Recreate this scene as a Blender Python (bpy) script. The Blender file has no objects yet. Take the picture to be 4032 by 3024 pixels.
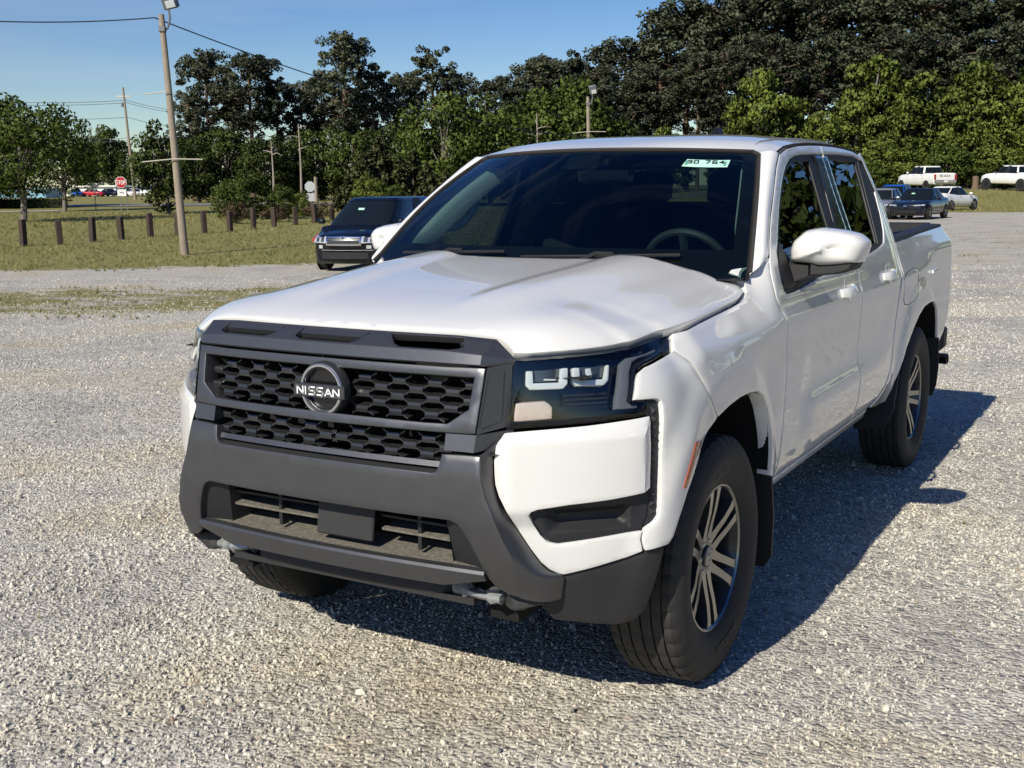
import bpy, bmesh, math, random
import numpy as np
from mathutils import Vector, Matrix, geometry, noise as mnoise
R = math.radians
random.seed(7); rng = np.random.default_rng(11)
scene = bpy.context.scene
COL = scene.collection
# ------------------------------------------------------------------ camera, sky, sun, exposure
cam_d = bpy.data.cameras.new('camera'); cam = bpy.data.objects.new('camera', cam_d); COL.objects.link(cam)
cam.location = (2.07604, -3.38258, 1.57319)
cam.rotation_euler = (1.399089, 0.006843, 0.520790)
cam_d.sensor_width = 36.0; cam_d.lens = 4499.8 / 4032 * 36
cam_d.clip_start = 0.05; cam_d.clip_end = 3000
scene.camera = cam
SUN_EL, SUN_AZ = R(37.5), R(185.0)        # the sun stands ahead of the truck, a little to its right-hand side
world = bpy.data.worlds.new('World'); scene.world = world; world.use_nodes = True
wn = world.node_tree.nodes; wl = world.node_tree.links
sky = wn.new('ShaderNodeTexSky'); sky.sky_type = 'NISHITA'; sky.sun_disc = False
sky.sun_elevation = SUN_EL; sky.sun_rotation = SUN_AZ
sky.altitude = 100; sky.air_density = 1.0; sky.dust_density = 0.25; sky.ozone_density = 3.2
bg = wn['Background']; bg.inputs['Strength'].default_value = 0.075
tcw = wn.new('ShaderNodeTexCoord'); mpw = wn.new('ShaderNodeMapping'); mpw.inputs['Scale'].default_value = (1.2, 1.2, 14)
nzw = wn.new('ShaderNodeTexNoise'); nzw.inputs['Scale'].default_value = 2.2; nzw.inputs['Detail'].default_value = 5
rpw = wn.new('ShaderNodeValToRGB'); rpw.color_ramp.elements[0].position = 0.52; rpw.color_ramp.elements[1].position = 0.85
rpw.color_ramp.elements[0].color = (0, 0, 0, 1); rpw.color_ramp.elements[1].color = (.22, .22, .22, 1)
mxw = wn.new('ShaderNodeMix'); mxw.data_type = 'RGBA'; mxw.inputs['B'].default_value = (7.5, 8.0, 8.8, 1)
wl.new(tcw.outputs['Generated'], mpw.inputs['Vector']); wl.new(mpw.outputs['Vector'], nzw.inputs['Vector'])
wl.new(nzw.outputs['Fac'], rpw.inputs['Fac']); wl.new(rpw.outputs['Color'], mxw.inputs['Factor'])
hsw = wn.new('ShaderNodeHueSaturation'); hsw.inputs['Saturation'].default_value = 1.32; hsw.inputs['Hue'].default_value = .516; hsw.inputs['Value'].default_value = 1.16; wl.new(sky.outputs['Color'], hsw.inputs['Color']); wl.new(hsw.outputs['Color'], mxw.inputs['A']); wl.new(mxw.outputs['Result'], bg.inputs['Color'])
sun_d = bpy.data.lights.new('sun', 'SUN'); sun_d.energy = 5.0; sun_d.angle = R(0.55); sun_d.color = (1.0, 0.93, 0.80)
sun = bpy.data.objects.new('sun', sun_d); COL.objects.link(sun)
_sd = Vector((math.sin(SUN_AZ) * math.cos(SUN_EL), math.cos(SUN_AZ) * math.cos(SUN_EL), math.sin(SUN_EL)))
sun.rotation_euler = _sd.to_track_quat('Z', 'Y').to_euler(); sun.location = _sd * 60
scene.view_settings.view_transform = 'Standard'; scene.view_settings.look = 'None'
scene.view_settings.gamma = 1; scene.view_settings.use_curve_mapping = False
scene.view_settings.exposure = 0.2
scene.render.engine = 'CYCLES'; scene.cycles.use_denoising = True
scene.cycles.max_bounces = 10; scene.cycles.transparent_max_bounces = 24; scene.cycles.caustics_reflective = False; scene.cycles.caustics_refractive = False
try: scene.cycles.denoiser = 'OPENIMAGEDENOISE'
except Exception: pass

# ------------------------------------------------------------------ helpers
def tag(o, label=None, cat=None, group=None, kind=None):
    for k, v in (('label', label), ('category', cat), ('group', group), ('kind', kind)):
        if v: o[k] = v
    return o
def link(name, me, parent=None):
    o = bpy.data.objects.new(name, me); COL.objects.link(o)
    if parent is not None: o.parent = parent
    return o
def empty(name, loc=(0, 0, 0), rz=0):
    o = link(name, None); o.location = loc; o.rotation_euler = (0, 0, rz); o.empty_display_size = .2; return o
def thing(name, label, cat, loc=(0, 0, 0), rz=0, group=None):
    return tag(empty(name, loc, rz), label, cat, group)
def finish(me, angle=35):
    if angle:
        me.polygons.foreach_set('use_smooth', [True] * len(me.polygons)); me.update()
        me.set_sharp_from_angle(angle=R(angle))
    return me
def mesh(name, V, F, mat=None, parent=None, angle=35, mats=None, mi=None):
    me = bpy.data.meshes.new(name); me.from_pydata([tuple(map(float, v)) for v in V], [], [tuple(map(int, f)) for f in F])
    for m in (mats or ([mat] if mat else [])): me.materials.append(m)
    if mi is not None: me.polygons.foreach_set('material_index', mi)
    finish(me, angle); me.validate()
    return link(name, me, parent)
class MB:
    """collects simple shapes and builds them as one mesh"""
    def __init__(s): s.V = []; s.F = []; s.M = []
    def add(s, V, F, m=0):
        n = len(s.V); s.V += [tuple(v) for v in V]; s.F += [tuple(i + n for i in f) for f in F]; s.M += [m] * len(F); return s
    def box(s, c, d, m=0, rot=None, bev=0.0, taper=1.0):
        x, y, z = (k / 2 for k in d); b = min(bev, x * .9, y * .9, z * .9)
        if b <= 0:
            V = [(-x, -y, -z), (x, -y, -z), (x, y, -z), (-x, y, -z), (-x * taper, -y * taper, z), (x * taper, -y * taper, z), (x * taper, y * taper, z), (-x * taper, y * taper, z)]
            F = [(0, 3, 2, 1), (4, 5, 6, 7), (0, 1, 5, 4), (1, 2, 6, 5), (2, 3, 7, 6), (3, 0, 4, 7)]
        else:
            V = []
            for zz, ins in ((-z, b), (-z + b, 0), (z - b, 0), (z, b)):
                a, c2 = x - ins, y - ins; k = b if ins == 0 else b * .5
                V += [(-a + k, -c2, zz), (a - k, -c2, zz), (a, -c2 + k, zz), (a, c2 - k, zz), (a - k, c2, zz), (-a + k, c2, zz), (-a, c2 - k, zz), (-a, -c2 + k, zz)]
            F = [tuple(range(7, -1, -1)), tuple(range(24, 32))]
            for r in range(3):
                for i in range(8): F.append((r * 8 + i, r * 8 + (i + 1) % 8, r * 8 + 8 + (i + 1) % 8, r * 8 + 8 + i))
        if rot is not None: V = [tuple(rot @ Vector(v)) for v in V]
        return s.add([(v[0] + c[0], v[1] + c[1], v[2] + c[2]) for v in V], F, m)
    def tube(s, pts, r, n=8, m=0, cap=True, closed=False):
        P = [Vector(p) for p in pts]; L = len(P); rr = r if hasattr(r, '__len__') else [r] * L
        V = []; up = None
        for i, p in enumerate(P):
            a = P[(i - 1) % L] if closed or i > 0 else P[0]; b = P[(i + 1) % L] if closed or i < L - 1 else P[-1]
            t = (b - a).normalized()
            if up is None: up = t.orthogonal().normalized()
            up = (up - t * up.dot(t)); up = up.normalized() if up.length > 1e-6 else t.orthogonal().normalized()
            w = t.cross(up)
            for k in range(n):
                an = 2 * math.pi * k / n; V.append(tuple(p + (up * math.cos(an) + w * math.sin(an)) * rr[i]))
        F = []
        for i in range(L if closed else L - 1):
            j = (i + 1) % L
            for k in range(n): F.append((i * n + k, i * n + (k + 1) % n, j * n + (k + 1) % n, j * n + k))
        if cap and not closed: F += [tuple(range(n - 1, -1, -1)), tuple((L - 1) * n + k for k in range(n))]
        return s.add(V, F, m)
    def lathe(s, prof, n=48, axis='x', c=(0, 0, 0), m=0, closed=False):
        """prof: (along, radius)"""
        V = []
        for a, r in prof:
            for k in range(n):
                an = 2 * math.pi * k / n; p, q = r * math.cos(an), r * math.sin(an)
                V.append({'x': (a, p, q), 'y': (q, a, p), 'z': (p, q, a)}[axis])
        F = []; L = len(prof)
        for i in range(L if closed else L - 1):
            j = (i + 1) % L
            for k in range(n): F.append((i * n + k, i * n + (k + 1) % n, j * n + (k + 1) % n, j * n + k))
        return s.add([(v[0] + c[0], v[1] + c[1], v[2] + c[2]) for v in V], F, m)
    def prism(s, poly, fn, t0, t1, m=0):
        """outline extruded between two depths; fn(u, v, t) -> xyz"""
        n = len(poly); V = [fn(u, v, t0) for u, v in poly] + [fn(u, v, t1) for u, v in poly]
        F = [tuple(range(n - 1, -1, -1)), tuple(range(n, 2 * n))] + [(i, (i + 1) % n, n + (i + 1) % n, n + i) for i in range(n)]
        return s.add(V, F, m)
    def loft(s, rings, m=0, cap=True, closed=True):
        n = len(rings[0]); V = [p for r in rings for p in r]; F = []
        for i in range(len(rings) - 1):
            for k in range(n if closed else n - 1): F.append((i * n + k, i * n + (k + 1) % n, (i + 1) * n + (k + 1) % n, (i + 1) * n + k))
        if cap: F += [tuple(range(n - 1, -1, -1)), tuple((len(rings) - 1) * n + k for k in range(n))]
        return s.add(V, F, m)
    def mirror(s):
        n = len(s.V); s.V += [(-v[0], v[1], v[2]) for v in s.V]; s.F += [tuple(n + i for i in reversed(f)) for f in list(s.F)]; s.M += list(s.M); return s
    def mirrored(s):
        t = MB(); t.V = [(-v[0], v[1], v[2]) for v in s.V]; t.F = [tuple(reversed(f)) for f in s.F]; t.M = list(s.M); return t
    def build(s, name, mat, parent=None, angle=35, fix=True):
        mats = mat if isinstance(mat, (list, tuple)) else [mat]
        o = mesh(name, s.V, s.F, None, parent, 0, mats, s.M)
        if fix:
            bm = bmesh.new(); bm.from_mesh(o.data); bmesh.ops.recalc_face_normals(bm, faces=bm.faces); bm.to_mesh(o.data); bm.free()
        finish(o.data, angle); return o
def inside(poly, x, y):
    """vectorised point in polygon"""
    c = np.zeros(len(x), bool); n = len(poly)
    for i in range(n):
        x1, y1 = poly[i]; x2, y2 = poly[i - 1]
        hit = ((y1 > y) != (y2 > y)) & (x < (x2 - x1) * (y - y1) / (y2 - y1 + 1e-15) + x1); c ^= hit
    return c
def area2(p): return sum(p[i - 1][0] * p[i][1] - p[i][0] * p[i - 1][1] for i in range(len(p)))
def ccw(p): return list(p) if area2(p) > 0 else list(p)[::-1]
def inset(poly, g):
    """moves a CCW outline inwards by g"""
    P = np.array(poly, float); a = P - np.roll(P, 1, 0); b = np.roll(P, -1, 0) - P
    a /= np.linalg.norm(a, axis=1)[:, None] + 1e-12; b /= np.linalg.norm(b, axis=1)[:, None] + 1e-12
    na = np.stack([-a[:, 1], a[:, 0]], 1); nb = np.stack([-b[:, 1], b[:, 0]], 1); m = na + nb
    k = 2 / np.maximum((m * m).sum(1), .6)
    return [tuple(q) for q in P + m * k[:, None] * g]
def resample(poly, step):
    out = []
    for i in range(len(poly)):
        p, q = np.array(poly[i], float), np.array(poly[(i + 1) % len(poly)], float); n = max(1, int(math.ceil(np.hypot(*(q - p)) / step)))
        out += [tuple(p + (q - p) * k / n) for k in range(n)]
    return out
def smooth_path(pts, n=6):
    """Catmull-Rom through open points"""
    P = np.array(pts, float); P = np.vstack([2 * P[0] - P[1], P, 2 * P[-1] - P[-2]]); out = []
    for i in range(1, len(P) - 2):
        t = np.linspace(0, 1, n, endpoint=False)[:, None]; a, b, c, d = P[i - 1:i + 3]
        out.append(.5 * (2 * b + (c - a) * t + (2 * a - 5 * b + 4 * c - d) * t * t + (3 * b - a - 3 * c + d) * t ** 3))
    return [tuple(p) for p in np.vstack(out + [P[-2][None]])]
def rounded(poly, r, n=4):
    """rounds the corners of an outline"""
    out = []; L = len(poly)
    for i in range(L):
        p0, p1, p2 = (np.array(poly[(i + k) % L], float) for k in (-1, 0, 1))
        a, b = p0 - p1, p2 - p1; la, lb = np.hypot(*a), np.hypot(*b); k = min(r, la * .45, lb * .45)
        q0, q1 = p1 + a / la * k, p1 + b / lb * k
        for t in np.linspace(0, 1, n + 1): out.append(tuple((1 - t) ** 2 * q0 + 2 * t * (1 - t) * p1 + t * t * q1))
    return out
def panel_data(outline, fn, holes=(), step=.02, lines=(), gap=.0025, r=.003, depth=.016, lip=True):
    """sheet-metal panel: an outline in (u, v) filled with a fine mesh on fn(u, v) with a rolled edge"""
    sh = gap + (r if lip else 0)
    O = resample(inset(ccw(outline), sh), step); Hs = [resample(inset(ccw(h), -sh), step) for h in holes]
    pts = list(O); edges = [(i, (i + 1) % len(O)) for i in range(len(O))]; loops = [list(range(len(O)))]
    for h in Hs:
        n = len(pts); pts += h; edges += [(n + i, n + (i + 1) % len(h)) for i in range(len(h))]; loops.append([n + i for i in range(len(h))][::-1])
    for ln in lines:
        n = len(pts); q = []
        for i in range(len(ln) - 1):
            a, b = np.array(ln[i], float), np.array(ln[i + 1], float); k = max(1, int(np.hypot(*(b - a)) / step)); q += [tuple(a + (b - a) * j / k) for j in range(k)]
        q.append(tuple(ln[-1])); pts += q; edges += [(n + i, n + i + 1) for i in range(len(q) - 1)]
    A = np.array(O); u0, v0 = A.min(0); u1, v1 = A.max(0)
    gu, gv = np.meshgrid(np.arange(u0 + step * .5, u1, step), np.arange(v0 + step * .5, v1, step * .95), indexing='ij'); gu = gu + (np.arange(gu.shape[1]) % 2) * step * .5
    gx, gy = gu.ravel(), gv.ravel(); k = inside(O, gx, gy)
    for h in Hs: k &= ~inside(h, gx, gy)
    B = np.array(pts); gx, gy = gx[k], gy[k]
    if len(gx):
        ok = np.ones(len(gx), bool)
        for i in range(0, len(B), 400): ok &= (((gx[:, None] - B[None, i:i + 400, 0]) ** 2 + (gy[:, None] - B[None, i:i + 400, 1]) ** 2).min(1) > (step * .5) ** 2)
        pts += list(zip(gx[ok], gy[ok]))
    res = geometry.delaunay_2d_cdt([Vector(p) for p in pts], edges, [], 0, 1e-6)
    UV = np.array([tuple(p) for p in res[0]]); T = np.array(res[2])
    back = {}
    for new, olds in enumerate(res[3]):
        for o in olds: back[o] = new
    c = UV[T].mean(1); k = inside(O, c[:, 0], c[:, 1])
    for h in Hs: k &= ~inside(h, c[:, 0], c[:, 1])
    T = T[k]; P = np.asarray(fn(UV[:, 0], UV[:, 1]), float)
    nrm = np.zeros_like(P); fnm = np.cross(P[T[:, 1]] - P[T[:, 0]], P[T[:, 2]] - P[T[:, 0]])
    for i in range(3): np.add.at(nrm, T[:, i], fnm)
    nrm /= np.linalg.norm(nrm, axis=1)[:, None] + 1e-12
    V = [tuple(p) for p in P]; F = [tuple(t) for t in T]
    if lip:
        for lp in loops:
            ids = []
            for i in lp:
                j = back.get(i)
                if j is not None and (not ids or ids[-1] != j): ids.append(j)
            n = len(ids); Q = P[ids]; N = nrm[ids]; t = np.roll(Q, -1, 0) - np.roll(Q, 1, 0); t /= np.linalg.norm(t, axis=1)[:, None] + 1e-12
            o = np.cross(t, N); rings = [Q + o * r * .7 - N * r * .3, Q + o * r - N * r, Q + o * r - N * depth]; prev = ids
            for q in rings:
                b = len(V); V += [tuple(p) for p in q]; cur = [b + i for i in range(n)]
                F += [(prev[i], cur[i], cur[(i + 1) % n], prev[(i + 1) % n]) for i in range(n)]; prev = cur
    return V, F
def flipx(V, F): return [(-v[0], v[1], v[2]) for v in V], [tuple(reversed(f)) for f in F]
def panel(name, outline, fn, mat, parent=None, both=True, angle=40, **k):
    """builds a panel on the driver's side and, mirrored, on the other"""
    V, F = panel_data(outline, fn, **k); o = [mesh(name, V, F, mat, parent, angle)]
    if both:
        V2, F2 = flipx(V, F); o.append(mesh(name, V2, F2, mat, parent, angle))
    return o
def both(mb, name, mat, parent=None, angle=35):
    return [mb.build(name, mat, parent, angle), mb.mirrored().build(name, mat, parent, angle)]
# ------------------------------------------------------------------ materials
MATS = {}
def nodes(name):
    m = bpy.data.materials.new(name); m.use_nodes = True; MATS[name] = m
    return m, m.node_tree.nodes, m.node_tree.links, m.node_tree.nodes['Principled BSDF']
def pmat(name, col, rough=.5, metal=0, spec=.5, coat=0, coat_r=.03, noise=0, nscale=20, bump=0, bscale=200, trans=0, ior=1.45, alpha=1, flake=0):
    m, n, l, b = nodes(name)
    b.inputs['Base Color'].default_value = (*col, 1); b.inputs['Roughness'].default_value = rough; b.inputs['Metallic'].default_value = metal
    b.inputs['Specular IOR Level'].default_value = spec; b.inputs['Coat Weight'].default_value = coat; b.inputs['Coat Roughness'].default_value = coat_r
    b.inputs['Transmission Weight'].default_value = trans; b.inputs['IOR'].default_value = ior; b.inputs['Alpha'].default_value = alpha
    tc = n.new('ShaderNodeTexCoord')
    if noise:
        nz = n.new('ShaderNodeTexNoise'); nz.inputs['Scale'].default_value = nscale; nz.inputs['Detail'].default_value = 6; l.new(tc.outputs['Object'], nz.inputs['Vector'])
        mx = n.new('ShaderNodeMix'); mx.data_type = 'RGBA'; mx.inputs['A'].default_value = (*[c * (1 - noise) for c in col], 1); mx.inputs['B'].default_value = (*[min(1, c * (1 + noise)) for c in col], 1)
        l.new(nz.outputs['Fac'], mx.inputs['Factor']); l.new(mx.outputs['Result'], b.inputs['Base Color'])
        mr = n.new('ShaderNodeMapRange'); mr.inputs['To Min'].default_value = max(0, rough - noise * .3); mr.inputs['To Max'].default_value = min(1, rough + noise * .3)
        l.new(nz.outputs['Fac'], mr.inputs['Value']); l.new(mr.outputs['Result'], b.inputs['Roughness'])
    if bump:
        nb = n.new('ShaderNodeTexNoise'); nb.inputs['Scale'].default_value = bscale; nb.inputs['Detail'].default_value = 4; l.new(tc.outputs['Object'], nb.inputs['Vector'])
        bp = n.new('ShaderNodeBump'); bp.inputs['Strength'].default_value = bump; bp.inputs['Distance'].default_value = .002; l.new(nb.outputs['Fac'], bp.inputs['Height']); l.new(bp.outputs['Normal'], b.inputs['Normal'])
    return m
def glass_mat(name, tint, refl=1.0, rough=0.0):
    m, n, l, b = nodes(name); n.remove(b); out = n['Material Output']
    tr = n.new('ShaderNodeBsdfTransparent'); tr.inputs['Color'].default_value = (*tint, 1)
    gl = n.new('ShaderNodeBsdfGlossy'); gl.inputs['Roughness'].default_value = rough; gl.inputs['Color'].default_value = (refl, refl, refl, 1)
    fr = n.new('ShaderNodeFresnel'); ge = n.new('ShaderNodeNewGeometry'); mi = n.new('ShaderNodeMapRange')
    mi.inputs['To Min'].default_value = 1.5; mi.inputs['To Max'].default_value = 1 / 1.5; l.new(ge.outputs['Backfacing'], mi.inputs['Value']); l.new(mi.outputs[0], fr.inputs['IOR'])   # a thin pane: the same on both sides
    mx = n.new('ShaderNodeMixShader'); l.new(fr.outputs['Fac'], mx.inputs['Fac']); l.new(tr.outputs[0], mx.inputs[1]); l.new(gl.outputs[0], mx.inputs[2]); l.new(mx.outputs[0], out.inputs['Surface'])
    return m
white_paint = pmat('white paint', (.69, .69, .665), .30, coat=1.0, coat_r=.015, spec=.4)
gunmetal = pmat('gunmetal satin', (.105, .108, .118), .36, metal=.75, spec=.5, noise=.06, nscale=60, bump=.05, bscale=900)
bumper_grey = pmat('bumper satin grey', (.105, .106, .112), .33, metal=.7, spec=.5, noise=.12, nscale=14, bump=.05, bscale=900)
black_plastic = pmat('black grained plastic', (.016, .017, .019), .55, bump=.25, bscale=700, noise=.2, nscale=9)
dark_plastic = pmat('dark grey plastic', (.022, .022, .023), .6, bump=.2, bscale=600, noise=.25, nscale=7)
gloss_black = pmat('gloss black', (.008, .008, .009), .12, coat=.6)
rubber = pmat('tyre rubber', (.026, .025, .024), .72, noise=.3, nscale=22, bump=.2, bscale=250)
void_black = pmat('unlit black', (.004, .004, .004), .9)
chrome = pmat('chrome', (.75, .76, .78), .10, metal=1)
satin_metal = pmat('satin machined alloy', (.30, .295, .285), .26, metal=1, noise=.08, nscale=30)
alloy_dark = pmat('dark alloy', (.035, .036, .038), .30, metal=.4, coat=.4)
steel = pmat('bare steel', (.35, .36, .37), .35, metal=1, noise=.2)
glass_clear = glass_mat('windscreen glass', (.36, .46, .44))
glass_dark = glass_mat('privacy glass', (.05, .06, .06))
glass_side = glass_mat('side glass', (.22, .27, .26))
lens_clear = glass_mat('lamp lens', (.80, .83, .84))
amber = pmat('amber lens', (.30, .055, .012), .25, coat=.5)
red_lens = pmat('red lens', (.30, .008, .012), .2, coat=.6)
seat_cloth = pmat('charcoal seat cloth', (.014, .016, .020), .85, bump=.3)
trim_light = pmat('pale grey-green trim', (.55, .60, .56), .7, bump=.1)
dash_plastic = pmat('dashboard plastic', (.020, .022, .026), .55, bump=.2)
# ------------------------------------------------------------------ skin of the truck
# ---- outer skin of the truck: plan curve round the front corner, then an offset table in (s, z) ----
PLAN=np.array([(0.50,-0.838),(0.57,-0.797),(0.66,-0.738),(0.74,-0.675),(0.80,-0.617),(0.848,-0.560),(0.882,-0.500),(0.903,-0.435),(0.911,-0.36),(0.912,-0.25)])
def _cr(P,n):
    P=np.vstack([2*P[0]-P[1],P,2*P[-1]-P[-2]]);out=[]
    for i in range(1,len(P)-2):
        t=np.linspace(0,1,n,endpoint=False)[:,None];a,b,c,d=P[i-1],P[i],P[i+1],P[i+2]
        out.append(.5*((2*b)+(c-a)*t+(2*a-5*b+4*c-d)*t*t+(3*b-a-3*c+d)*t**3))
    return np.vstack(out+[P[-2][None]])
_pc=_cr(PLAN,12)
_sl=np.concatenate([[0],np.cumsum(np.hypot(*np.diff(_pc,axis=0).T))]);_sl=_sl-_sl[-1]-0.25
S0=_sl[0]
def plan(s):
    s=np.asarray(s,float)
    x=np.where(s>-.25,.912,np.interp(s,_sl,_pc[:,0]));y=np.where(s>-.25,s,np.interp(s,_sl,_pc[:,1]))
    x=np.where(s<S0,_pc[0,0]+(s-S0)*.866,x);y=np.where(s<S0,_pc[0,1]-.5*(s*0+0)+(s-S0)*-.5*0+ (s-S0)*.5*1.0,y)
    return x,y
def pchip(xk,yk,x):
    xk=np.asarray(xk,float);yk=np.asarray(yk,float);h=np.diff(xk);dl=np.diff(yk)/h;n=len(xk);d=np.zeros(n)
    for i in range(1,n-1):
        if dl[i-1]*dl[i]>0:
            w1=2*h[i]+h[i-1];w2=h[i]+2*h[i-1];d[i]=(w1+w2)/(w1/dl[i-1]+w2/dl[i])
    d[0]=dl[0];d[-1]=dl[-1];x=np.clip(x,xk[0],xk[-1]);i=np.clip(np.searchsorted(xk,x)-1,0,n-2)
    t=(x-xk[i])/h[i]
    return (2*t**3-3*t*t+1)*yk[i]+(t**3-2*t*t+t)*h[i]*d[i]+(-2*t**3+3*t*t)*yk[i+1]+(t**3-t*t)*h[i]*d[i+1]
UP=[(1.30,-.062),(1.40,-.100),(1.50,-.138),(1.60,-.174),(1.70,-.210),(1.80,-.250)]
DOOR0=[(.25,-.16),(.40,-.10),(.47,-.062),(.52,-.04),(.58,-.025),(.66,-.018),(.80,-.016),(.95,-.013),(1.075,-.009),(1.10,-.010),(1.125,-.020),(1.20,-.032),(1.26,-.048)]+UP
DOOR1=[(.25,-.16),(.40,-.10),(.47,-.062),(.52,-.036),(.58,-.016),(.66,-.004),(.715,-.002),(.74,-.006),(.775,-.020),(.81,-.024),(.95,-.018),(1.075,-.010),(1.10,-.011),(1.125,-.022),(1.20,-.034),(1.26,-.050)]+UP
DOOR2=[(.25,-.16),(.40,-.10),(.47,-.062),(.52,-.036),(.58,-.018),(.66,-.010),(.74,-.010),(.80,-.016),(.86,-.018),(.95,-.016),(1.075,-.010),(1.10,-.011),(1.125,-.022),(1.20,-.034),(1.26,-.050)]+UP
FEN=[(.25,-.06),(.45,-.03),(.60,-.022),(.80,-.020),(.95,-.012),(1.03,-.006),(1.06,-.008),(1.09,-.022),(1.13,-.052),(1.18,-.085),(1.24,-.12),(1.30,-.15),(1.80,-.30)]
FEN2=[(.25,-.06),(.45,-.03),(.60,-.022),(.80,-.020),(.95,-.014),(1.06,-.008),(1.09,-.014),(1.12,-.034),(1.18,-.077),(1.24,-.117),(1.285,-.168),(1.34,-.22),(1.80,-.40)]
CORN=[(.25,-.05),(.40,-.022),(.50,-.006),(.60,.0),(.80,.0),(.92,-.004),(1.0,-.022),(1.06,-.05),(1.11,-.085),(1.16,-.125),(1.24,-.19),(1.8,-.5)]
CORM=[(.25,-.06),(.40,-.022),(.50,-.006),(.60,.0),(.80,.0),(.92,-.003),(1.0,-.014),(1.06,-.030),(1.11,-.048),(1.16,-.07),(1.24,-.12),(1.8,-.4)]
CORI=[(.25,-.07),(.40,-.022),(.50,-.006),(.60,.0),(.80,.0),(.92,-.002),(1.0,-.008),(1.06,-.016),(1.11,-.026),(1.16,-.04),(1.24,-.07),(1.8,-.3)]
BED=[(.25,-.12),(.45,-.06),(.55,-.030),(.66,-.020),(.80,-.018),(.95,-.015),(1.06,-.012),(1.11,-.016),(1.15,-.030),(1.22,-.052),(1.28,-.068),(1.33,-.085),(1.80,-.25)]
BEDR=[(.25,-.12),(.45,-.06),(.55,-.030),(.66,-.020),(.80,-.016),(.95,-.015),(1.10,-.015),(1.19,-.017),(1.22,-.022),(1.25,-.042),(1.30,-.068),(1.33,-.085),(1.80,-.25)]
ST=[(S0-.1,CORI),(S0+.12,CORI),(S0+.30,CORM),(S0+.47,CORN),(-.34,CORN),(-.18,FEN),(.25,FEN),(.44,FEN2),(.60,DOOR0),(.85,DOOR0),(1.05,DOOR1),(1.6,DOOR1),(2.3,DOOR2),(2.50,DOOR0),(2.62,BED),(3.0,BED),(3.7,BEDR),(4.4,BEDR)]
DS=.01;SG=np.arange(S0-.1,4.4,DS);ZG=np.arange(.25,1.80,DS)
_T=np.array([pchip(*zip(*t),ZG) for _,t in ST]);_ss=[s for s,_ in ST]
D=np.array([pchip(_ss,_T[:,j],SG) for j in range(len(ZG))]).T
def _sm(a,b,x):
    t=np.clip((x-a)/(b-a),0,1);return t*t*(3-2*t)
_S,_Z=np.meshgrid(SG,ZG,indexing='ij')
for cy,amp,rz in((0,.020,1.0),(3.2,.020,1.0)):
    dz=np.where(_Z>.40,(_Z-.40)*.93,0);r=np.hypot(_S-cy,dz)
    D=D+amp*(1-_sm(.535,.635,r))*_sm(.25,.5,_Z)
k=np.array([1,4,6,4,1])/16.
for ax in(0,1):
    Pp=np.pad(D,[(2,2) if a==ax else(0,0) for a in(0,1)],mode='edge');D=sum(kk*np.take(Pp,np.arange(i,i+D.shape[ax]),axis=ax) for i,kk in enumerate(k))
def off(s,z):
    s=np.asarray(s,float);z=np.asarray(z,float)
    def w(t): return [-.5*t+t*t-.5*t**3,1-2.5*t*t+1.5*t**3,.5*t+2*t*t-1.5*t**3,-.5*t*t+.5*t**3]
    fs=np.clip((s-SG[0])/DS,0,len(SG)-1.001);fz=np.clip((z-ZG[0])/DS,0,len(ZG)-1.001)
    i=fs.astype(int);j=fz.astype(int);ws=w(fs-i);wz=w(fz-j);r=0
    for a in range(4):
        for b in range(4): r=r+ws[a]*wz[b]*D[np.clip(i+a-1,0,len(SG)-1),np.clip(j+b-1,0,len(ZG)-1)]
    return r
def skin(s,z,e=0.0):
    """point of the outer skin (driver's side, x>0); e pushes it outward"""
    x,y=plan(s);x1,y1=plan(np.asarray(s)-.004);x2,y2=plan(np.asarray(s)+.004)
    tx,ty=x2-x1,y2-y1;l=np.hypot(tx,ty);nx,ny=ty/l,-tx/l
    o=off(s,z)+e
    return np.stack([x+nx*o,y+ny*o,np.asarray(z,float)+0*x],-1)
# ------------------------------------------------------------------ the white pickup
# local frame of the scene: x to the truck's left (driver's) side, y backwards from the front axle, z up
truck = thing('pickup_truck', 'big white crew-cab pickup with charcoal grille and bumper parked on pale gravel', 'pickup truck')
YB = [(.30, -.74), (.38, -.79), (.44, -.825), (.48, -.845), (.53, -.868), (.60, -.888), (.70, -.903), (.80, -.900), (.87, -.885), (.95, -.865)]
def Yb(x, z): return pchip(*zip(*YB), np.asarray(z, float)) + .10 * np.asarray(x) ** 2
def Yg(x, z): return -.882 + .10 * np.asarray(x) ** 2 + .24 * (np.asarray(z) - .92)
SK = lambda e=0.0: (lambda s, z: skin(s, z, e))
def sk(p, e=0.0): return tuple(float(c) for c in skin(np.array([p[0]]), np.array([p[1]]), e)[0])
# ---- outlines on the flank, in (distance along the skin, height)
GAP_F = [(.662, .50), (.648, .60), (.650, .67), (.660, .77), (.668, .86), (.645, 1.03), (.637, 1.095), (.618, 1.121), (.588, 1.150), (.571, 1.182), (.571, 1.237), (.578, 1.275), (.596, 1.312), (.661, 1.373), (.771, 1.455), (.921, 1.555), (1.041, 1.640), (1.13, 1.690), (1.259, 1.716), (1.425, 1.731), (1.60, 1.738)]
GAP_T = [(1.79, 1.742), (2.00, 1.742), (2.20, 1.737), (2.367, 1.728), (2.455, 1.712)]
GAP_R = [(2.505, 1.67), (2.56, 1.585), (2.63, 1.47), (2.648, 1.38), (2.650, 1.30), (2.655, 1.22), (2.655, 1.14), (2.60, 1.03), (2.562, .92), (2.535, .82), (2.525, .74), (2.52, .69), (2.485, .625), (2.41, .575), (2.28, .535), (2.15, .515)]
BS = 1.79
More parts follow.
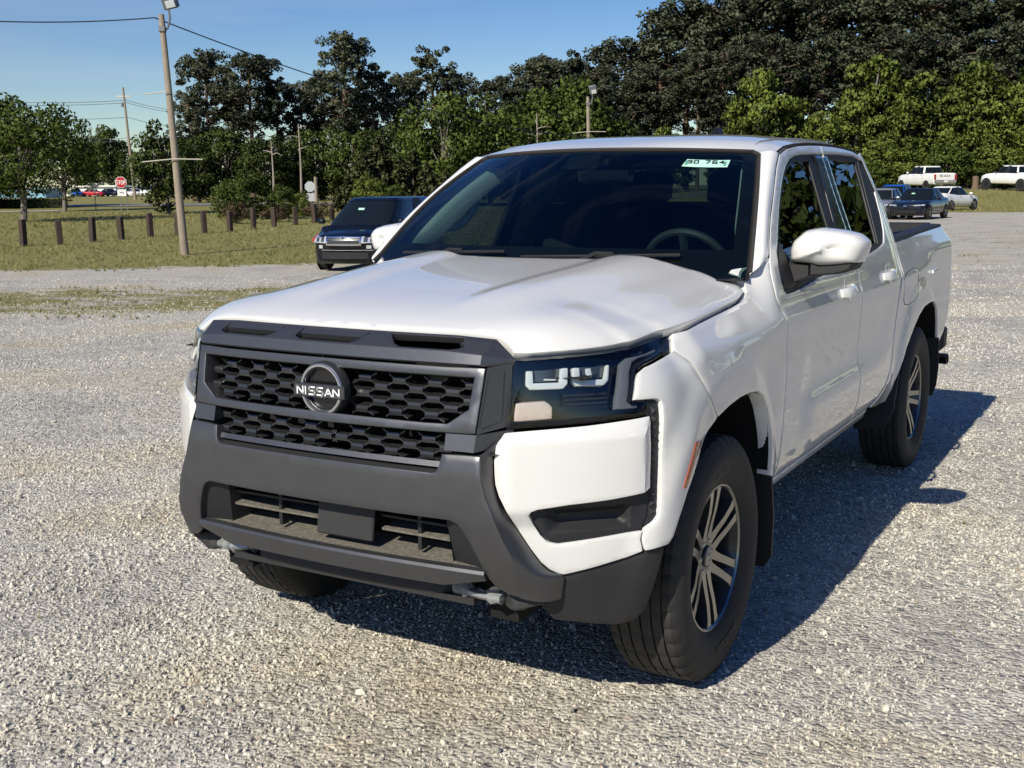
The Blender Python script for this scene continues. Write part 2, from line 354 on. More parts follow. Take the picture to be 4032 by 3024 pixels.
DLO_F = [(.655, 1.225), (.664, 1.195), (.70, 1.181), (.814, 1.183), (1.126, 1.207), (1.55, 1.228), (BS + .0, 1.238), (BS, 1.699), (1.623, 1.697), (1.45, 1.692), (1.33, 1.683), (1.24, 1.668), (1.16, 1.640), (1.06, 1.588), (.94, 1.508), (.80, 1.405), (.70, 1.325), (.668, 1.275)]
DLO_R = [(BS, 1.238), (1.998, 1.247), (2.296, 1.272), (2.40, 1.290), (2.47, 1.34), (2.545, 1.43), (2.585, 1.52), (2.570, 1.60), (2.52, 1.665), (2.452, 1.692), (2.36, 1.702), (2.10, 1.705), (BS, 1.699)]
door_front = [(1.79, .505)] + [(1.79, 1.742)] + GAP_F[::-1] + [(.662, .505)]
door_rear = GAP_T + GAP_R + [(2.10, .505), (BS, .505)]
df = panel('front_door', door_front, SK(), white_paint, truck, holes=[DLO_F], step=.016, depth=.03)
dr = panel('rear_door', door_rear, SK(), white_paint, truck, holes=[DLO_R], step=.016, depth=.03)
# fender and front corner (two skins with a seam between them)
ARCH_F = [(.477, .575), (.476, .647), (.470, .70), (.455, .76), (.425, .815), (.37, .86), (.29, .888), (.20, .898), (.10, .898), (0, .888), (-.10, .870), (-.18, .843), (-.26, .805), (-.33, .758), (-.385, .70), (-.425, .64), (-.452, .59), (-.472, .57)]
HOODGAP = [(-.261, 1.146), (-.10, 1.157), (.10, 1.168), (.25, 1.176), (.345, 1.184), (.400, 1.196)]
CORNER = [(.435, 1.212), (.452, 1.238), (.456, 1.262), (.450, 1.284)]
def fend_top(z): return z
fender = [(.620, .50), (.477, .555)] + ARCH_F[:11] + [(-.150, .915), (-.192, .957), (-.222, 1.003), (-.26, 1.06), (-.30, 1.098), (-.281, 1.123)] + HOODGAP + CORNER + [(.515, 1.290), (.56, 1.301), (.594, 1.312), (.578, 1.275), (.571, 1.237), (.571, 1.182), (.588, 1.150), (.618, 1.121), (.637, 1.095), (.645, 1.03), (.668, .86), (.660, .77), (.650, .67), (.648, .60), (.655, .50)]
panel('fender', fender, SK(), white_paint, truck, step=.016, depth=.05)
HL = [(-.261, 1.143), (-.280, 1.123), (-.304, 1.098), (-.338, 1.093), (-.419, 1.086), (-.500, 1.076), (-.533, 1.064), (-.549, 1.045), (-.575, .990), (-.521, .989), (-.530, .947), (-.616, .943), (-.716, .937), (-.868, .930), (-.944, .925), (-.942, .957), (-.930, 1.030), (-.921, 1.103), (-.916, 1.122), (-.765, 1.126), (-.651, 1.127), (-.561, 1.128), (-.488, 1.131), (-.331, 1.138)]
fascia = [(-.472, .57), (-.500, .562), (-.548, .565), (-.600, .549), (-.592, .547), (-.592, .548)]
# white strip between lamp, vent and wheel arch
side_fascia = [(-.472, .572), (-.452, .59), (-.425, .64), (-.385, .70), (-.33, .758), (-.26, .805), (-.18, .843), (-.10, .870), (-.150, .915), (-.192, .957), (-.222, 1.003), (-.26, 1.06), (-.30, 1.098), (-.338, 1.093), (-.419, 1.086), (-.500, 1.076), (-.533, 1.064), (-.549, 1.045), (-.575, .990), (-.521, .989), (-.489, .987), (-.476, .980), (-.474, .965), (-.485, .861), (-.496, .765), (-.505, .682), (-.510, .660), (-.522, .648), (-.553, .632), (-.560, .600), (-.552, .566)]
panel('front_wing_corner', side_fascia, SK(), white_paint, truck, step=.014, depth=.05, gap=.002)
# white outer bumper block with its chamfered box, and the strip below the black inset
WL = [(-.947, .925), (-.965, .899), (-.972, .885), (-.977, .843), (-.976, .803), (-.974, .778), (-.965, .747), (-.948, .712), (-.928, .677), (-.907, .641), (-.878, .595), (-.849, .554), (-.824, .531), (-.799, .518), (-.785, .514)]
INSET = [(-.880, .693), (-.874, .703), (-.858, .709), (-.774, .719), (-.657, .726), (-.559, .735), (-.527, .742), (-.529, .720), (-.536, .663), (-.553, .633), (-.561, .626), (-.716, .614), (-.800, .607), (-.828, .614), (-.847, .634), (-.868, .668)]
def box_fn(s, z):
    s = np.asarray(s, float); z = np.asarray(z, float)
    fz = np.clip((.944 - z) / .045, 0, 1) * np.clip((z - .655) / .05, 0, 1); fs = np.clip((-.521 - s) / .038, 0, 1) * np.clip((s + .985) / .05, 0, 1)
    dz = np.clip((z - .655) / .05, 0, 1)
    e = .022 * np.minimum(fz, fs) - .004
    return skin(s, z, e)
bump_white = [(-.521, .948)] + [(-.616, .943), (-.716, .937), (-.868, .930)] + WL + [(-.775, .515), (-.708, .527), (-.600, .549), (-.553, .565), (-.560, .600), (-.553, .633)] + INSET[:7][::-1][0:0] + [(-.561, .626), (-.716, .614), (-.800, .607), (-.828, .614), (-.847, .634), (-.868, .668), (-.880, .693), (-.874, .703), (-.858, .709), (-.774, .719), (-.657, .726), (-.559, .735), (-.527, .742), (-.521, .866)]
panel('bumper_corner', bump_white, box_fn, white_paint, truck, step=.012, depth=.04, gap=.002, angle=24, lines=[[(-.557, .90), (-.965, .888)], [(-.557, .90), (-.559, .738)]])
# black inset under the box: a dished moulding
def inset_fn(s, z):
    s = np.asarray(s, float); z = np.asarray(z, float)
    q = np.minimum.reduce([np.clip((s + .838) / .05 + (z - .66) / .12, 0, 1), np.clip((-.590 - s) / .022, 0, 1), np.clip((z - .640) / .018, 0, 1), np.clip((.705 - z) / .02, 0, 1)])
    return skin(s, z, -.010 - .035 * q)
panel('bumper_inset', INSET, inset_fn, black_plastic, truck, step=.010, depth=.03, gap=.001)
VENT = [(-.521, .989), (-.489, .987), (-.476, .980), (-.474, .965), (-.485, .861), (-.496, .765), (-.505, .682), (-.510, .660), (-.522, .648), (-.551, .633), (-.536, .663), (-.529, .742), (-.521, .866), (-.528, .947)]
vents = panel('corner_vent', VENT, SK(-.014), black_plastic, truck, step=.012, depth=.02, gap=.001)
mb = MB(); z = .675
while z < .975:
    f = (z - .66) / .31; c = -.519 + .021 * f
    mb.add([sk((c - .010, z + .011), -.013), sk((c - .010, z - .011), -.013), sk((c + .009, z), -.013), sk((c - .002, z), -.004)], [(0, 1, 3), (1, 2, 3), (2, 0, 3)])
    z += .0235
for o, b in zip(vents, (mb, mb.mirrored())): b.build('vent_tooth_relief', black_plastic, o, 10)['kind'] = 'stuff'
panel('side_marker', [(-.267, .837), (-.335, .843), (-.417, .722), (-.391, .720), (-.335, .790)][::-1], SK(.003), amber, truck, step=.02, gap=0, r=.002, depth=.006)
# ---- lamps
def lamp_obj(parent, sgn, name, V, F, m, angle=30):
    if sgn < 0: V, F = flipx(V, F)
    return mesh(name, V, F, m, parent, angle)
lampV, lampF = panel_data(HL, SK(-.004), step=.02, gap=.002, r=.004, depth=.02)
houseV, houseF = panel_data(HL, SK(-.060), step=.03, gap=.004, lip=False)
wallsV = []; 
rim = resample(inset(ccw(HL), .006), .03); n = len(rim); a = skin(*np.array(rim).T, -.010); b = skin(*np.array(rim).T, -.062)
wallsV = [tuple(p) for p in a] + [tuple(p) for p in b]; wallsF = [(i, n + i, n + (i + 1) % n, (i + 1) % n) for i in range(n)]
lamp_smoke = glass_mat('smoked lamp cover', (.86, .88, .88))
drl_mat = pmat('frosted light guide', (.13, .14, .155), .35, coat=.5, noise=.15, nscale=120)
turn_mat = pmat('turn signal reflector', (.80, .66, .58), .25, metal=.3, coat=.6, bump=.5, bscale=140)
lens_glass = pmat('projector lens', (.9, .93, .93), .02, trans=.9, ior=1.5)
lamp_bezel = pmat('bright lamp bezel', (.80, .84, .82), .22, metal=.25, coat=.5)
proj_glass = pmat('projector glass', (.07, .08, .08), .04, coat=1, metal=.3)
UNITS = [([(-.762, 1.087), (-.766, 1.044), (-.780, 1.031), (-.875, 1.031), (-.886, 1.042), (-.884, 1.082), (-.865, 1.082), (-.864, 1.049), (-.790, 1.049), (-.784, 1.086)], [(-.862, 1.080), (-.787, 1.084), (-.793, 1.051), (-.862, 1.051)]),
         ([(-.626, 1.088), (-.639, 1.046), (-.656, 1.034), (-.741, 1.036), (-.752, 1.048), (-.748, 1.086), (-.727, 1.085), (-.729, 1.053), (-.652, 1.051), (-.635, 1.087)], [(-.724, 1.083), (-.640, 1.084), (-.652, 1.053), (-.726, 1.055)])]
GLINT = [[(-.835, 1.060), (-.800, 1.058), (-.800, 1.054), (-.835, 1.055)], [(-.709, 1.081), (-.692, 1.081), (-.690, 1.058), (-.699, 1.056), (-.709, 1.066)]]  # bright patches standing for the highlights on the projector lenses
TURN = [(-.914, .995), (-.832, .999), (-.819, .991), (-.811, .982), (-.812, .950), (-.920, .944)]
DRL = [(-.574, 1.090), (-.549, 1.098), (-.527, 1.099), (-.347, 1.106), (-.354, 1.101), (-.382, 1.097), (-.488, 1.093), (-.527, 1.085), (-.553, 1.062), (-.585, .987), (-.572, .977), (-.547, .976), (-.549, .966), (-.628, .966), (-.619, .999), (-.598, 1.050)]
def pix_drape(): pass
for sgn in (1, -1):
    h = lamp_obj(truck, sgn, 'headlight', houseV + wallsV, houseF + [tuple(i + len(houseV) for i in f) for f in wallsF], gloss_black)
    lamp_obj(h, sgn, 'lens_cover', lampV, lampF, lamp_smoke)
    for (U, Ln), Fc in zip(UNITS, GLINT):
        V2, F2 = panel_data(U, SK(-.020), step=.008, gap=0, r=.003, depth=.022); lamp_obj(h, sgn, 'projector_bezel', V2, F2, lamp_bezel, 30)
        cs = np.mean([q[0] for q in Ln]); V2, F2 = panel_data(Ln, lambda s, z, cs=cs: skin(s, z, -.036 + .014 * np.exp(-((np.asarray(s) - cs) / .030) ** 2)), step=.008, gap=0, lip=False); lamp_obj(h, sgn, 'projector_lens', V2, F2, proj_glass)
        V2, F2 = panel_data(Fc, SK(-.020), step=.008, gap=0, r=.001, depth=.004); lamp_obj(h, sgn, 'lens_glint', V2, F2, lamp_bezel)
    V2, F2 = panel_data(TURN, SK(-.026), step=.012, gap=0, r=.004, depth=.03)
    lamp_obj(h, sgn, 'turn_signal', V2, F2, turn_mat)
    V2, F2 = panel_data(DRL, SK(-.022), step=.015, gap=0, r=.004, depth=.02)
    lamp_obj(h, sgn, 'light_guide', V2, F2, drl_mat)
    for zz in (.984, .996, 1.008):
        b = MB(); b.tube([sk((s, zz + .0 * s), -.040) for s in np.linspace(-.778, -.645, 6)], .004, 5)
        (b if sgn > 0 else b.mirrored()).build('lamp_rib', black_plastic, h)
# ---- grey centre bumper: face, and the cheeks that turn back to the white corners
CR = [(.526, .865), (.530, .823), (.537, .791), (.549, .751), (.565, .717), (.580, .680), (.597, .635), (.613, .599), (.622, .556), (.620, .50), (.612, .466)]
def bump_fn(x, z): return np.stack([np.asarray(x, float), Yb(x, z), np.asarray(z, float)], -1)
half = [(.409, .862), (.470, .864)] + CR + [(.578, .472), (.548, .492), (.534, .515), (.524, .541), (.507, .593), (.491, .628), (.474, .660), (.459, .675), (.440, .682)]
notch = [(.405, .830), (.398, .815), (.385, .809)]
outl = half + [(-x, z) for x, z in half[::-1]] + [(-x, z) for x, z in notch] + [(x, z) for x, z in notch[::-1]]
panel('front_bumper', outl, bump_fn, bumper_grey, truck, both=False, step=.016, depth=.05, gap=0, r=.004, angle=28)
ED = [sk(p, -.002) for p in [(-.955, .905), (-.975, .860), (-.976, .803), (-.974, .778), (-.965, .747), (-.948, .712), (-.928, .677), (-.907, .641), (-.878, .595), (-.849, .554), (-.820, .528), (-.785, .514)]] + [(.690, -.702, .475), (.686, -.700, .445)]
Cc = smooth_path(CR, 4); Ee = smooth_path(ED, 4); rg = []
for t in np.linspace(0, 1, 44):
    def ev(L):
        i = min(int(t * (len(L) - 1)), len(L) - 2); f = t * (len(L) - 1) - i; return np.array(L[i]) * (1 - f) + np.array(L[i + 1]) * f
    c = ev(Cc); e = ev(Ee); c3 = np.array([c[0] - .003, float(Yb(c[0], c[1])) + .0005, c[1]]); q = []
    for k in np.linspace(0, 1, 8):
        p_ = c3 * (1 - k) + e * k; bow = math.sin(math.pi * k) * .010 * (t ** 2) * 2.0; q.append(tuple(p_ + np.array([.6, -.75, -.2]) * bow))
    q.append((e[0] - .02, e[1] + .03, e[2])); rg.append(q)
rg.append([(x * .985, y + .03, z + .004) for x, y, z in rg[-1]])
mb = MB().loft(rg, cap=False, closed=False); both(mb, 'bumper_cheek', bumper_grey, truck, 40)
# ledge above the bumper, sloping back to the grille
mb = MB(); xs = np.linspace(-.56, .56, 29); led = []
for x in xs:
    inn = abs(x) < .41; y0 = float(Yb(x, .865 if not inn else .812)) + .004; z0 = .862 if not inn else .808; ycor = 0 if abs(x) < .52 else (abs(x) - .52) * .9
    led.append([(x, y0 + .004 + ycor, z0), (x, y0 + .030 + ycor, z0 + .006), (x, -.80 + .1 * x * x + ycor, z0 + .012)])
mb.loft(led, cap=False, closed=False); mb.build('bumper_ledge', bumper_grey, truck, 30, False)
# lower intake: side vanes, slats, centre plate, floor
for sx in (1, -1):
    mb = MB()
    P = [(.402, .676), (.444, .682), (.459, .675), (.474, .660), (.491, .628), (.507, .593), (.524, .543), (.412, .534)]
    mb.add([(sx * x, float(Yb(x, z)) + .012 + (.03 if x < .43 else .006), z) for x, z in P], [tuple(range(8)) if sx > 0 else tuple(range(7, -1, -1))])
    mb.add([(sx * .402, -.84, .676), (sx * .412, -.82, .534), (sx * .385, -.70, .534), (sx * .375, -.70, .676)], [(0, 1, 2, 3)])
    mb.build('intake_vane', black_plastic, truck, 20)
mb = MB(); mb.box((0.05, -.835, .625), (.205, .012, .118), rot=Matrix.Rotation(R(-9), 3, 'X'), bev=.004); mb.build('sensor_plate', dark_plastic, truck)
dusty = pmat('dusty black plastic', (.13, .12, .10), .85, noise=.75, nscale=70, bump=.4, bscale=120)
mb = MB()
fl = [[(x, -.862 + .1 * x * x, .540), (x, -.72, .556)] for x in np.linspace(-.51, .51, 20)]; mb.loft(fl, cap=False, closed=False); mb.build('intake_floor', dusty, truck, 20, False)
for sx, (x0, x1) in ((1, (.165, .40)), (-1, (-.40, -.06))):
    for zz in (.605, .645):
        mb = MB(); mb.box(((x0 + x1) / 2, -.775, zz), (x1 - x0, .085, .007), rot=Matrix.Rotation(R(4), 3, 'X')); mb.build('intake_slat', dusty if zz < .62 else black_plastic, truck)
    mb = MB(); mb.box(((x0 + x1) / 2 + .012, -.80, .618), (.012, .03, .12)); mb.build('intake_divider', black_plastic, truck)
mb = MB(); mb.box((0, -.695, .62), (1.02, .01, .19)); mb.build('intake_back', void_black, truck)
# bright-edged lower bar
mb = MB(); rings = []
for x in np.linspace(-.527, .527, 33):
    y = float(Yb(x, .535)); k = .5 + .5 * math.cos(x / .527 * math.pi / 2); d = .022 + .030 * min(1, (1 - abs(x) / .527) * 4)
    rings.append([(x, y + .055, .543), (x, y - .006, .540 + .002 * (1 - k)), (x, y - .010, .532), (x, y + .004, .534 - d), (x, y + .05, .530 - d)])
mb.loft(rings, cap=True); mb.build('bumper_step_bar', bumper_grey, truck, 25)
# black lower valance with air dam ends
def low_fn(x, z):
    x = np.asarray(x, float); z = np.asarray(z, float); ax = np.abs(x); rec = np.exp(-((ax - .45) / .085) ** 4) * .07; return np.stack([x, -.795 + .08 * x * x + .10 * np.clip((z - .45) / .06, 0, 1) * 0 + (.42 - z) * -.25 + rec, z], -1)
half = [(0, .51), (.38, .51), (.50, .525), (.532, .52), (.548, .492), (.578, .470), (.616, .460), (.66, .459), (.66, .442), (.575, .412), (.449, .413), (.397, .421), (.239, .424), (0, .424)]
panel('front_valance', half + [(-x, z) for x, z in half[::-1][1:-1]], low_fn, dark_plastic, truck, both=False, step=.02, depth=.05, gap=0, r=.006)
mb = MB(); mb.box((0, -.60, .418), (.9, .36, .02)); mb.build('skid_plate', dark_plastic, truck)
dam = [(-.472, .568), (-.497, .467), (-.507, .400), (-.520, .366), (-.552, .344), (-.612, .337), (-.70, .352), (-.806, .372), (-.835, .41), (-.862, .447), (-.80, .474), (-.792, .514), (-.775, .513), (-.708, .525), (-.600, .547), (-.548, .563)]
panel('air_dam', dam, SK(-.012), dark_plastic, truck, step=.016, depth=.04, gap=.001, r=.006)
# tow hooks, one wrapped in clear film
film = pmat('clear wrapping film', (.82, .86, .86), .12, trans=.75, ior=1.2, bump=.8, bscale=60)
galv = pmat('galvanised', (.30, .31, .32), .4, metal=.7)
for sx in (1, -1):
    hk = MB(); pts = smooth_path([(.385, -.66, .447), (.388, -.735, .446), (.42, -.765, .442), (.48, -.765, .438), (.515, -.745, .436), (.522, -.66, .437)], 4)
    hk.tube([(sx * x, y, z) for x, y, z in pts], .012, 8); h = hk.build('tow_hook', galv, truck)
    w = MB(); rg = []
    for i, t in enumerate(np.linspace(0, 1, 13)):
        x = .378 + .152 * t; rr = (.016 + .005 * math.sin(t * 9) * sx + .004 * math.cos(t * 23)) * (1 + (.9 * max(0, t - .6) if sx < 0 else 0)); zz = .446 - .010 * t
        rg.append([(sx * x, -.758 + math.cos(a) * rr * 1.1, zz + math.sin(a) * rr * (1 + .3 * math.sin(3 * a + i))) for a in np.linspace(0, 2 * math.pi, 12, endpoint=False)])
    w.loft(rg); w.build('film_wrap', film, h, 25)
    
# ---- grille
FO = [(.520, 1.096), (.510, .919)]
def gpt(x, z, d=0.0): return (x, float(Yg(x, z)) + d, z)
out = [(-.519, 1.097)] + [(x, 1.094) for x in np.linspace(-.40, .40, 9)] + [(.519, 1.097), (.509, .921)] + [(x, .914 + .01 * abs(x)) for x in np.linspace(.40, -.40, 9)] + [(-.509, .921)]
opn = [(-.485, 1.067)] + [(x, 1.067) for x in np.linspace(-.40, .40, 9)] + [(.485, 1.067), (.479, .986), (.421, .945)] + [(x, .943) for x in np.linspace(.35, -.35, 8)] + [(-.421, .945), (-.479, .986)]
gr = tag(empty('grille'), None); gr.parent = truck
V, F = panel_data(out, lambda x, z: np.stack([x, Yg(x, z), z], -1), holes=[opn], step=.025, gap=.001, r=.004, depth=.055)
mesh('grille_surround', V, F, gunmetal, gr, 30)
for sx in (1, -1):
    mb = MB(); a = [(.521, float(Yg(.52, 1.096)) + .002, 1.096), (.570, -.760, 1.106), (.566, -.772, .935), (.511, float(Yg(.51, .921)) + .002, .921)]
    mb.add([(sx * x, y, z) for x, y, z in a], [(0, 1, 2, 3)]); mb.add([(sx * .527, float(Yg(.52, 1.09)) + .007, 1.086), (sx * .556, -.781, 1.090), (sx * .552, -.792, .951), (sx * .519, float(Yg(.51, .92)) + .008, .938)], [(0, 1, 2, 3)])
    mb.V = [tuple(v) for v in mb.V]; mb.build('surround_cheek', gunmetal, gr, 20, True)
# end blocks beneath, with a bright top chamfer
for sx in (1, -1):
    mb = MB(); P = [(.419, .917), (.509, .919), (.507, .873), (.419, .873)]
    mb.add([(sx * x, float(Yg(x, z)) + .004, z) for x, z in P] + [(sx * .419, -.79, .917), (sx * .575, -.765, .925), (sx * .572, -.770, .885), (sx * .419, -.79, .873)], [(0, 1, 2, 3), (1, 5, 6, 2), (0, 4, 5, 1), (3, 2, 6, 7), (0, 3, 7, 4)]); mb.build('grille_end_block', gunmetal, gr, 20)
mb = MB(); mb.loft([[(x, float(Yg(x, .835)) + .030, .836), (x, float(Yg(x, .825)) + .024, .822), (x, float(Yg(x, .82)) + .045, .816), (x, -.78, .814)] for x in np.linspace(-.42, .42, 22)], cap=False, closed=False); mb.build('lower_grille_sill', gunmetal, gr, 25, False)
mb = MB(); mb.box((0, -.700, .95), (1.06, .02, .30)); mb.build('radiator', void_black, gr)
HP, VP = .0578, .0435
def link_mesh(first):
    b = MB(); w, h, d = .021, .0095, .045
    b.add([(-w, 0, h), (w, 0, h), (w, 0, -h), (-w, 0, -h), (-w - .004, d, h + .004), (w + .004, d, h + .004), (w + .004, d, -h - .004), (-w - .004, d, -h - .004), (-w, -.003, h * .2), (w, -.003, h * .2)], [(0, 8, 9, 1), (8, 3, 2, 9), (0, 1, 5, 4), (2, 3, 7, 6), (1, 9, 2, 6, 5), (0, 4, 7, 3, 8)])
    for sx in (1, -1):
        for sz in (1, -1):
            x0, z0, x1, z1 = sx * w, sz * h * .7, sx * (HP - .021) * 1.0, sz * VP / 2 * .72
            b.add([(x0, .002, z0 - .0022), (x0, .002, z0 + .0022), (x1, .004, z1 + .0022), (x1, .004, z1 - .0022), (x0, d, z0 - .003), (x0, d, z0 + .003), (x1, d, z1 + .003), (x1, d, z1 - .003)], [(0, 1, 2, 3), (1, 5, 6, 2), (0, 3, 7, 4)])
    return b
lk = link_mesh(1).build('grille_link', pmat('grille link black', (.028, .029, .031), .22, coat=.5), gr, 15)
grille_spots = []
for half_x in (-1, 1):
    for i in range(0, 9):
        x = half_x * (.0289 + HP * i) if False else None
cols = [(-HP * k, (k % 2 == 1)) for k in range(0, 9)] + [(HP * k, (k % 2 == 0)) for k in range(1, 9)]
for x, high in cols:
    for zz in ((1.038, .995, .952) if high else (1.0165, .9735)):
        if abs(x) < .468 and not (abs(x) > .43 and zz < .97): grille_spots.append((x, zz))
    for zz in ((.888, .846) if high else (.867,)):
        if abs(x) < .425: grille_spots.append((x, zz))
for i, (x, zz) in enumerate(grille_spots):
    o = lk if i == 0 else lk.copy()
    if i: COL.objects.link(o); o.parent = gr
    o.location = (x, float(Yg(x, zz)) + .042, zz); o.rotation_euler = (0, 0, .2 * x)
# emblem: ring, name bar and letters
em = empty('emblem'); em.parent = gr; ec = (0.002, float(Yg(0, 1.004)) - .004, 1.004)
mb = MB(); mb.lathe([(.030, .080), (.006, .080), (-.004, .076), (-.006, .071), (.004, .066), (.006, .062), (.03, .060)], 64, 'y', ec); mb.build('emblem_base_ring', gunmetal, em, 40)
mb = MB(); mb.lathe([(-.0045, .0745), (-.0075, .072), (-.0075, .0665), (-.0045, .064), (.006, .063), (.006, .076)], 64, 'y', ec, closed=True); mb.build('emblem_ring', pmat('brushed silver', (.62, .63, .64), .25, metal=.9), em, 40)
mb = MB(); mb.lathe([(.014, 0.0001), (.014, .064)], 48, 'y', ec); mb.build('emblem_back', gloss_black, em, 40)
mb = MB(); mb.box((ec[0], ec[1] - .008, ec[2] - .003), (.182, .018, .038), bev=.003); mb.build('emblem_bar', gunmetal, em)
letter_white = pmat('white enamel', (.82, .83, .84), .3)
LET = {'N': [[(0, 0), (0, 1), (.95, 0), (.95, 1)]], 'I': [[(.05, 0), (.05, 1)]], 'S': [[(.95, 1), (.22, 1), (.04, .90), (.04, .64), (.20, .52), (.78, .50), (.95, .38), (.95, .12), (.80, 0), (.02, 0)]], 'A': [[(0, 0), (.52, 1), (1.05, 0)], [(.2, .32), (.84, .32)]],
       'M': [[(0, 0), (0, 1), (.55, .2), (1.1, 1), (1.1, 0)]], 'C': [[(.9, 1), (.1, 1), (0, .9), (0, .1), (.1, 0), (.9, 0)]], 'H': [[(0, 0), (0, 1)], [(0, .5), (.85, .5)], [(.85, 0), (.85, 1)]], 'E': [[(.8, 1), (0, 1), (0, 0), (.8, 0)], [(0, .5), (.7, .5)]], 'L': [[(0, 1), (0, 0), (.75, 0)]], 'T': [[(0, 1), (.9, 1)], [(.45, 1), (.45, 0)]], 'O': [[(.1, 0), (0, .15), (0, .85), (.1, 1), (.8, 1), (.9, .85), (.9, .15), (.8, 0), (.1, 0)]], 'P': [[(0, 0), (0, 1), (.75, 1), (.85, .85), (.85, .6), (.75, .48), (0, .48)]], 'R': [[(0, 0), (0, 1), (.75, 1), (.85, .85), (.85, .62), (.75, .48), (0, .48)], [(.4, .48), (.88, 0)]], 'Y': [[(0, 1), (.45, .5), (.9, 1)], [(.45, .5), (.45, 0)]], 'W': [[(0, 1), (.3, 0), (.55, .8), (.8, 0), (1.1, 1)]], 'U': [[(0, 1), (0, .12), (.12, 0), (.78, 0), (.9, .12), (.9, 1)]],
       '3': [[(0, 1), (.8, 1), (.8, 0), (0, 0)], [(.2, .52), (.8, .52)]], '0': [[(0, 0), (0, 1), (.75, 1), (.75, 0), (0, 0)]], '7': [[(0, 1), (.8, 1), (.25, 0)]], '6': [[(.75, 1), (0, 1), (0, 0), (.75, 0), (.75, .5), (0, .5)]], '4': [[(.6, 0), (.6, 1), (0, .35), (.85, .35)]], ' ': [], '/': [[(0, 0), (.5, 1)]]}
ADV = {'I': .30, ' ': .6, 'M': 1.4, 'W': 1.4, '/': .8}
def text_width(t): return sum(ADV.get(c, 1.0) + .32 for c in t) - .32
def text_mb(t, h, sw, fn, sx=1.0, mb=None):
    """letter strokes as flat ribbons; fn(u, v) -> xyz, u from the text's middle"""
    mb = mb or MB(); u0 = -text_width(t) * h * sx / 2
    for c in t:
        for st in LET.get(c, []):
            Q = [(u0 + x * h * sx, (y - .5) * h) for x, y in st]
            for i in range(len(Q) - 1):
                a, b = np.array(Q[i]), np.array(Q[i + 1]); d = (b - a) / (np.hypot(*(b - a)) + 1e-9); nn = np.array([-d[1], d[0]]) * sw / 2; a = a - d * sw * .35; b = b + d * sw * .35
                mb.add([fn(*(a - nn)), fn(*(b - nn)), fn(*(b + nn)), fn(*(a + nn))], [(0, 1, 2, 3)])
        u0 += (ADV.get(c, 1.0) + .32) * h * sx
    return mb
text_mb('NISSAN', .021, .0042, lambda u, v: (ec[0] + u, ec[1] - .0182, ec[2] - .003 + v), 1.05).build('emblem_lettering', letter_white, em, 0, False)
# ---- dark hood trim with three sunken vents
def trim_sec(x):
    c = .10 * x * x; k = max(0, abs(x) - .40) / .12
    return [(x, -.842 + c + .002, 1.0985), (x, -.846 + c, 1.104), (x, -.838 + c, 1.122 + .012 * (1 - k * .6)), (x, -.778 + c - .002, 1.172 - .006 * k), (x, -.768 + c, 1.170 - .006 * k), (x, -.74 + c, 1.14)]
def trim_fn(u, v):
    """u across, v 0..1 up the sloping face"""
    u = np.asarray(u, float); v = np.asarray(v, float); c = .10 * u * u; k = np.clip(np.abs(u) - .40, 0, 1) / .12
    y0, z0, y1, z1 = -.838 + c, 1.122 + .012 * (1 - k * .6), -.780 + c, 1.172 - .006 * k
    return np.stack([u, y0 + (y1 - y0) * v, z0 + (z1 - z0) * v + 0 * u], -1)
VN = [[(-.424, .86), (-.192, .86), (-.222, .30), (-.246, .12), (-.408, .12), (-.436, .30), (-.44, .42)]]
VN.append([(-.122, .86), (.122, .86), (.096, .30), (.072, .12), (-.098, .12), (-.128, .30), (-.132, .42)]); VN.append([(-a, b) for a, b in VN[0]][::-1])
trm = MB()
ht = empty('hood_trim'); ht.parent = truck
su = lambda p: [(x, v * .078) for x, v in p]
V, F = panel_data([(-.505, 0), (.505, 0), (.516, .078), (-.516, .078)], lambda u, v: trim_fn(u, v / .078), holes=[su(ccw(h)) for h in VN], step=.016, gap=0, r=.0015, depth=.022)
mesh('trim_face', V, F, gunmetal, ht, 30)
mb = MB(); xs = np.linspace(-.505, .505, 41)
mb.loft([[trim_sec(x)[0], trim_sec(x)[1], trim_sec(x)[2]] for x in xs], cap=False, closed=False); mb.loft([[(x, trim_sec(x)[0][1] + .05, 1.098), trim_sec(x)[0]] for x in xs], cap=False, closed=False)
for sx in (1, -1):
    a = [trim_sec(.505)[0], trim_sec(.505)[1], trim_sec(.505)[2], (.516, -.741 - .012, 1.166), (.574, -.752, 1.116), (.572, -.757, 1.098)]
    q = [(sx * p[0], p[1], p[2]) for p in a]; mb.add(q, [(1, 2, 4), (2, 3, 4), (0, 1, 4, 5)] if sx > 0 else [(1, 4, 2), (2, 4, 3), (0, 5, 4, 1)])
mb.build('trim_lip', gunmetal, ht, 15, True)
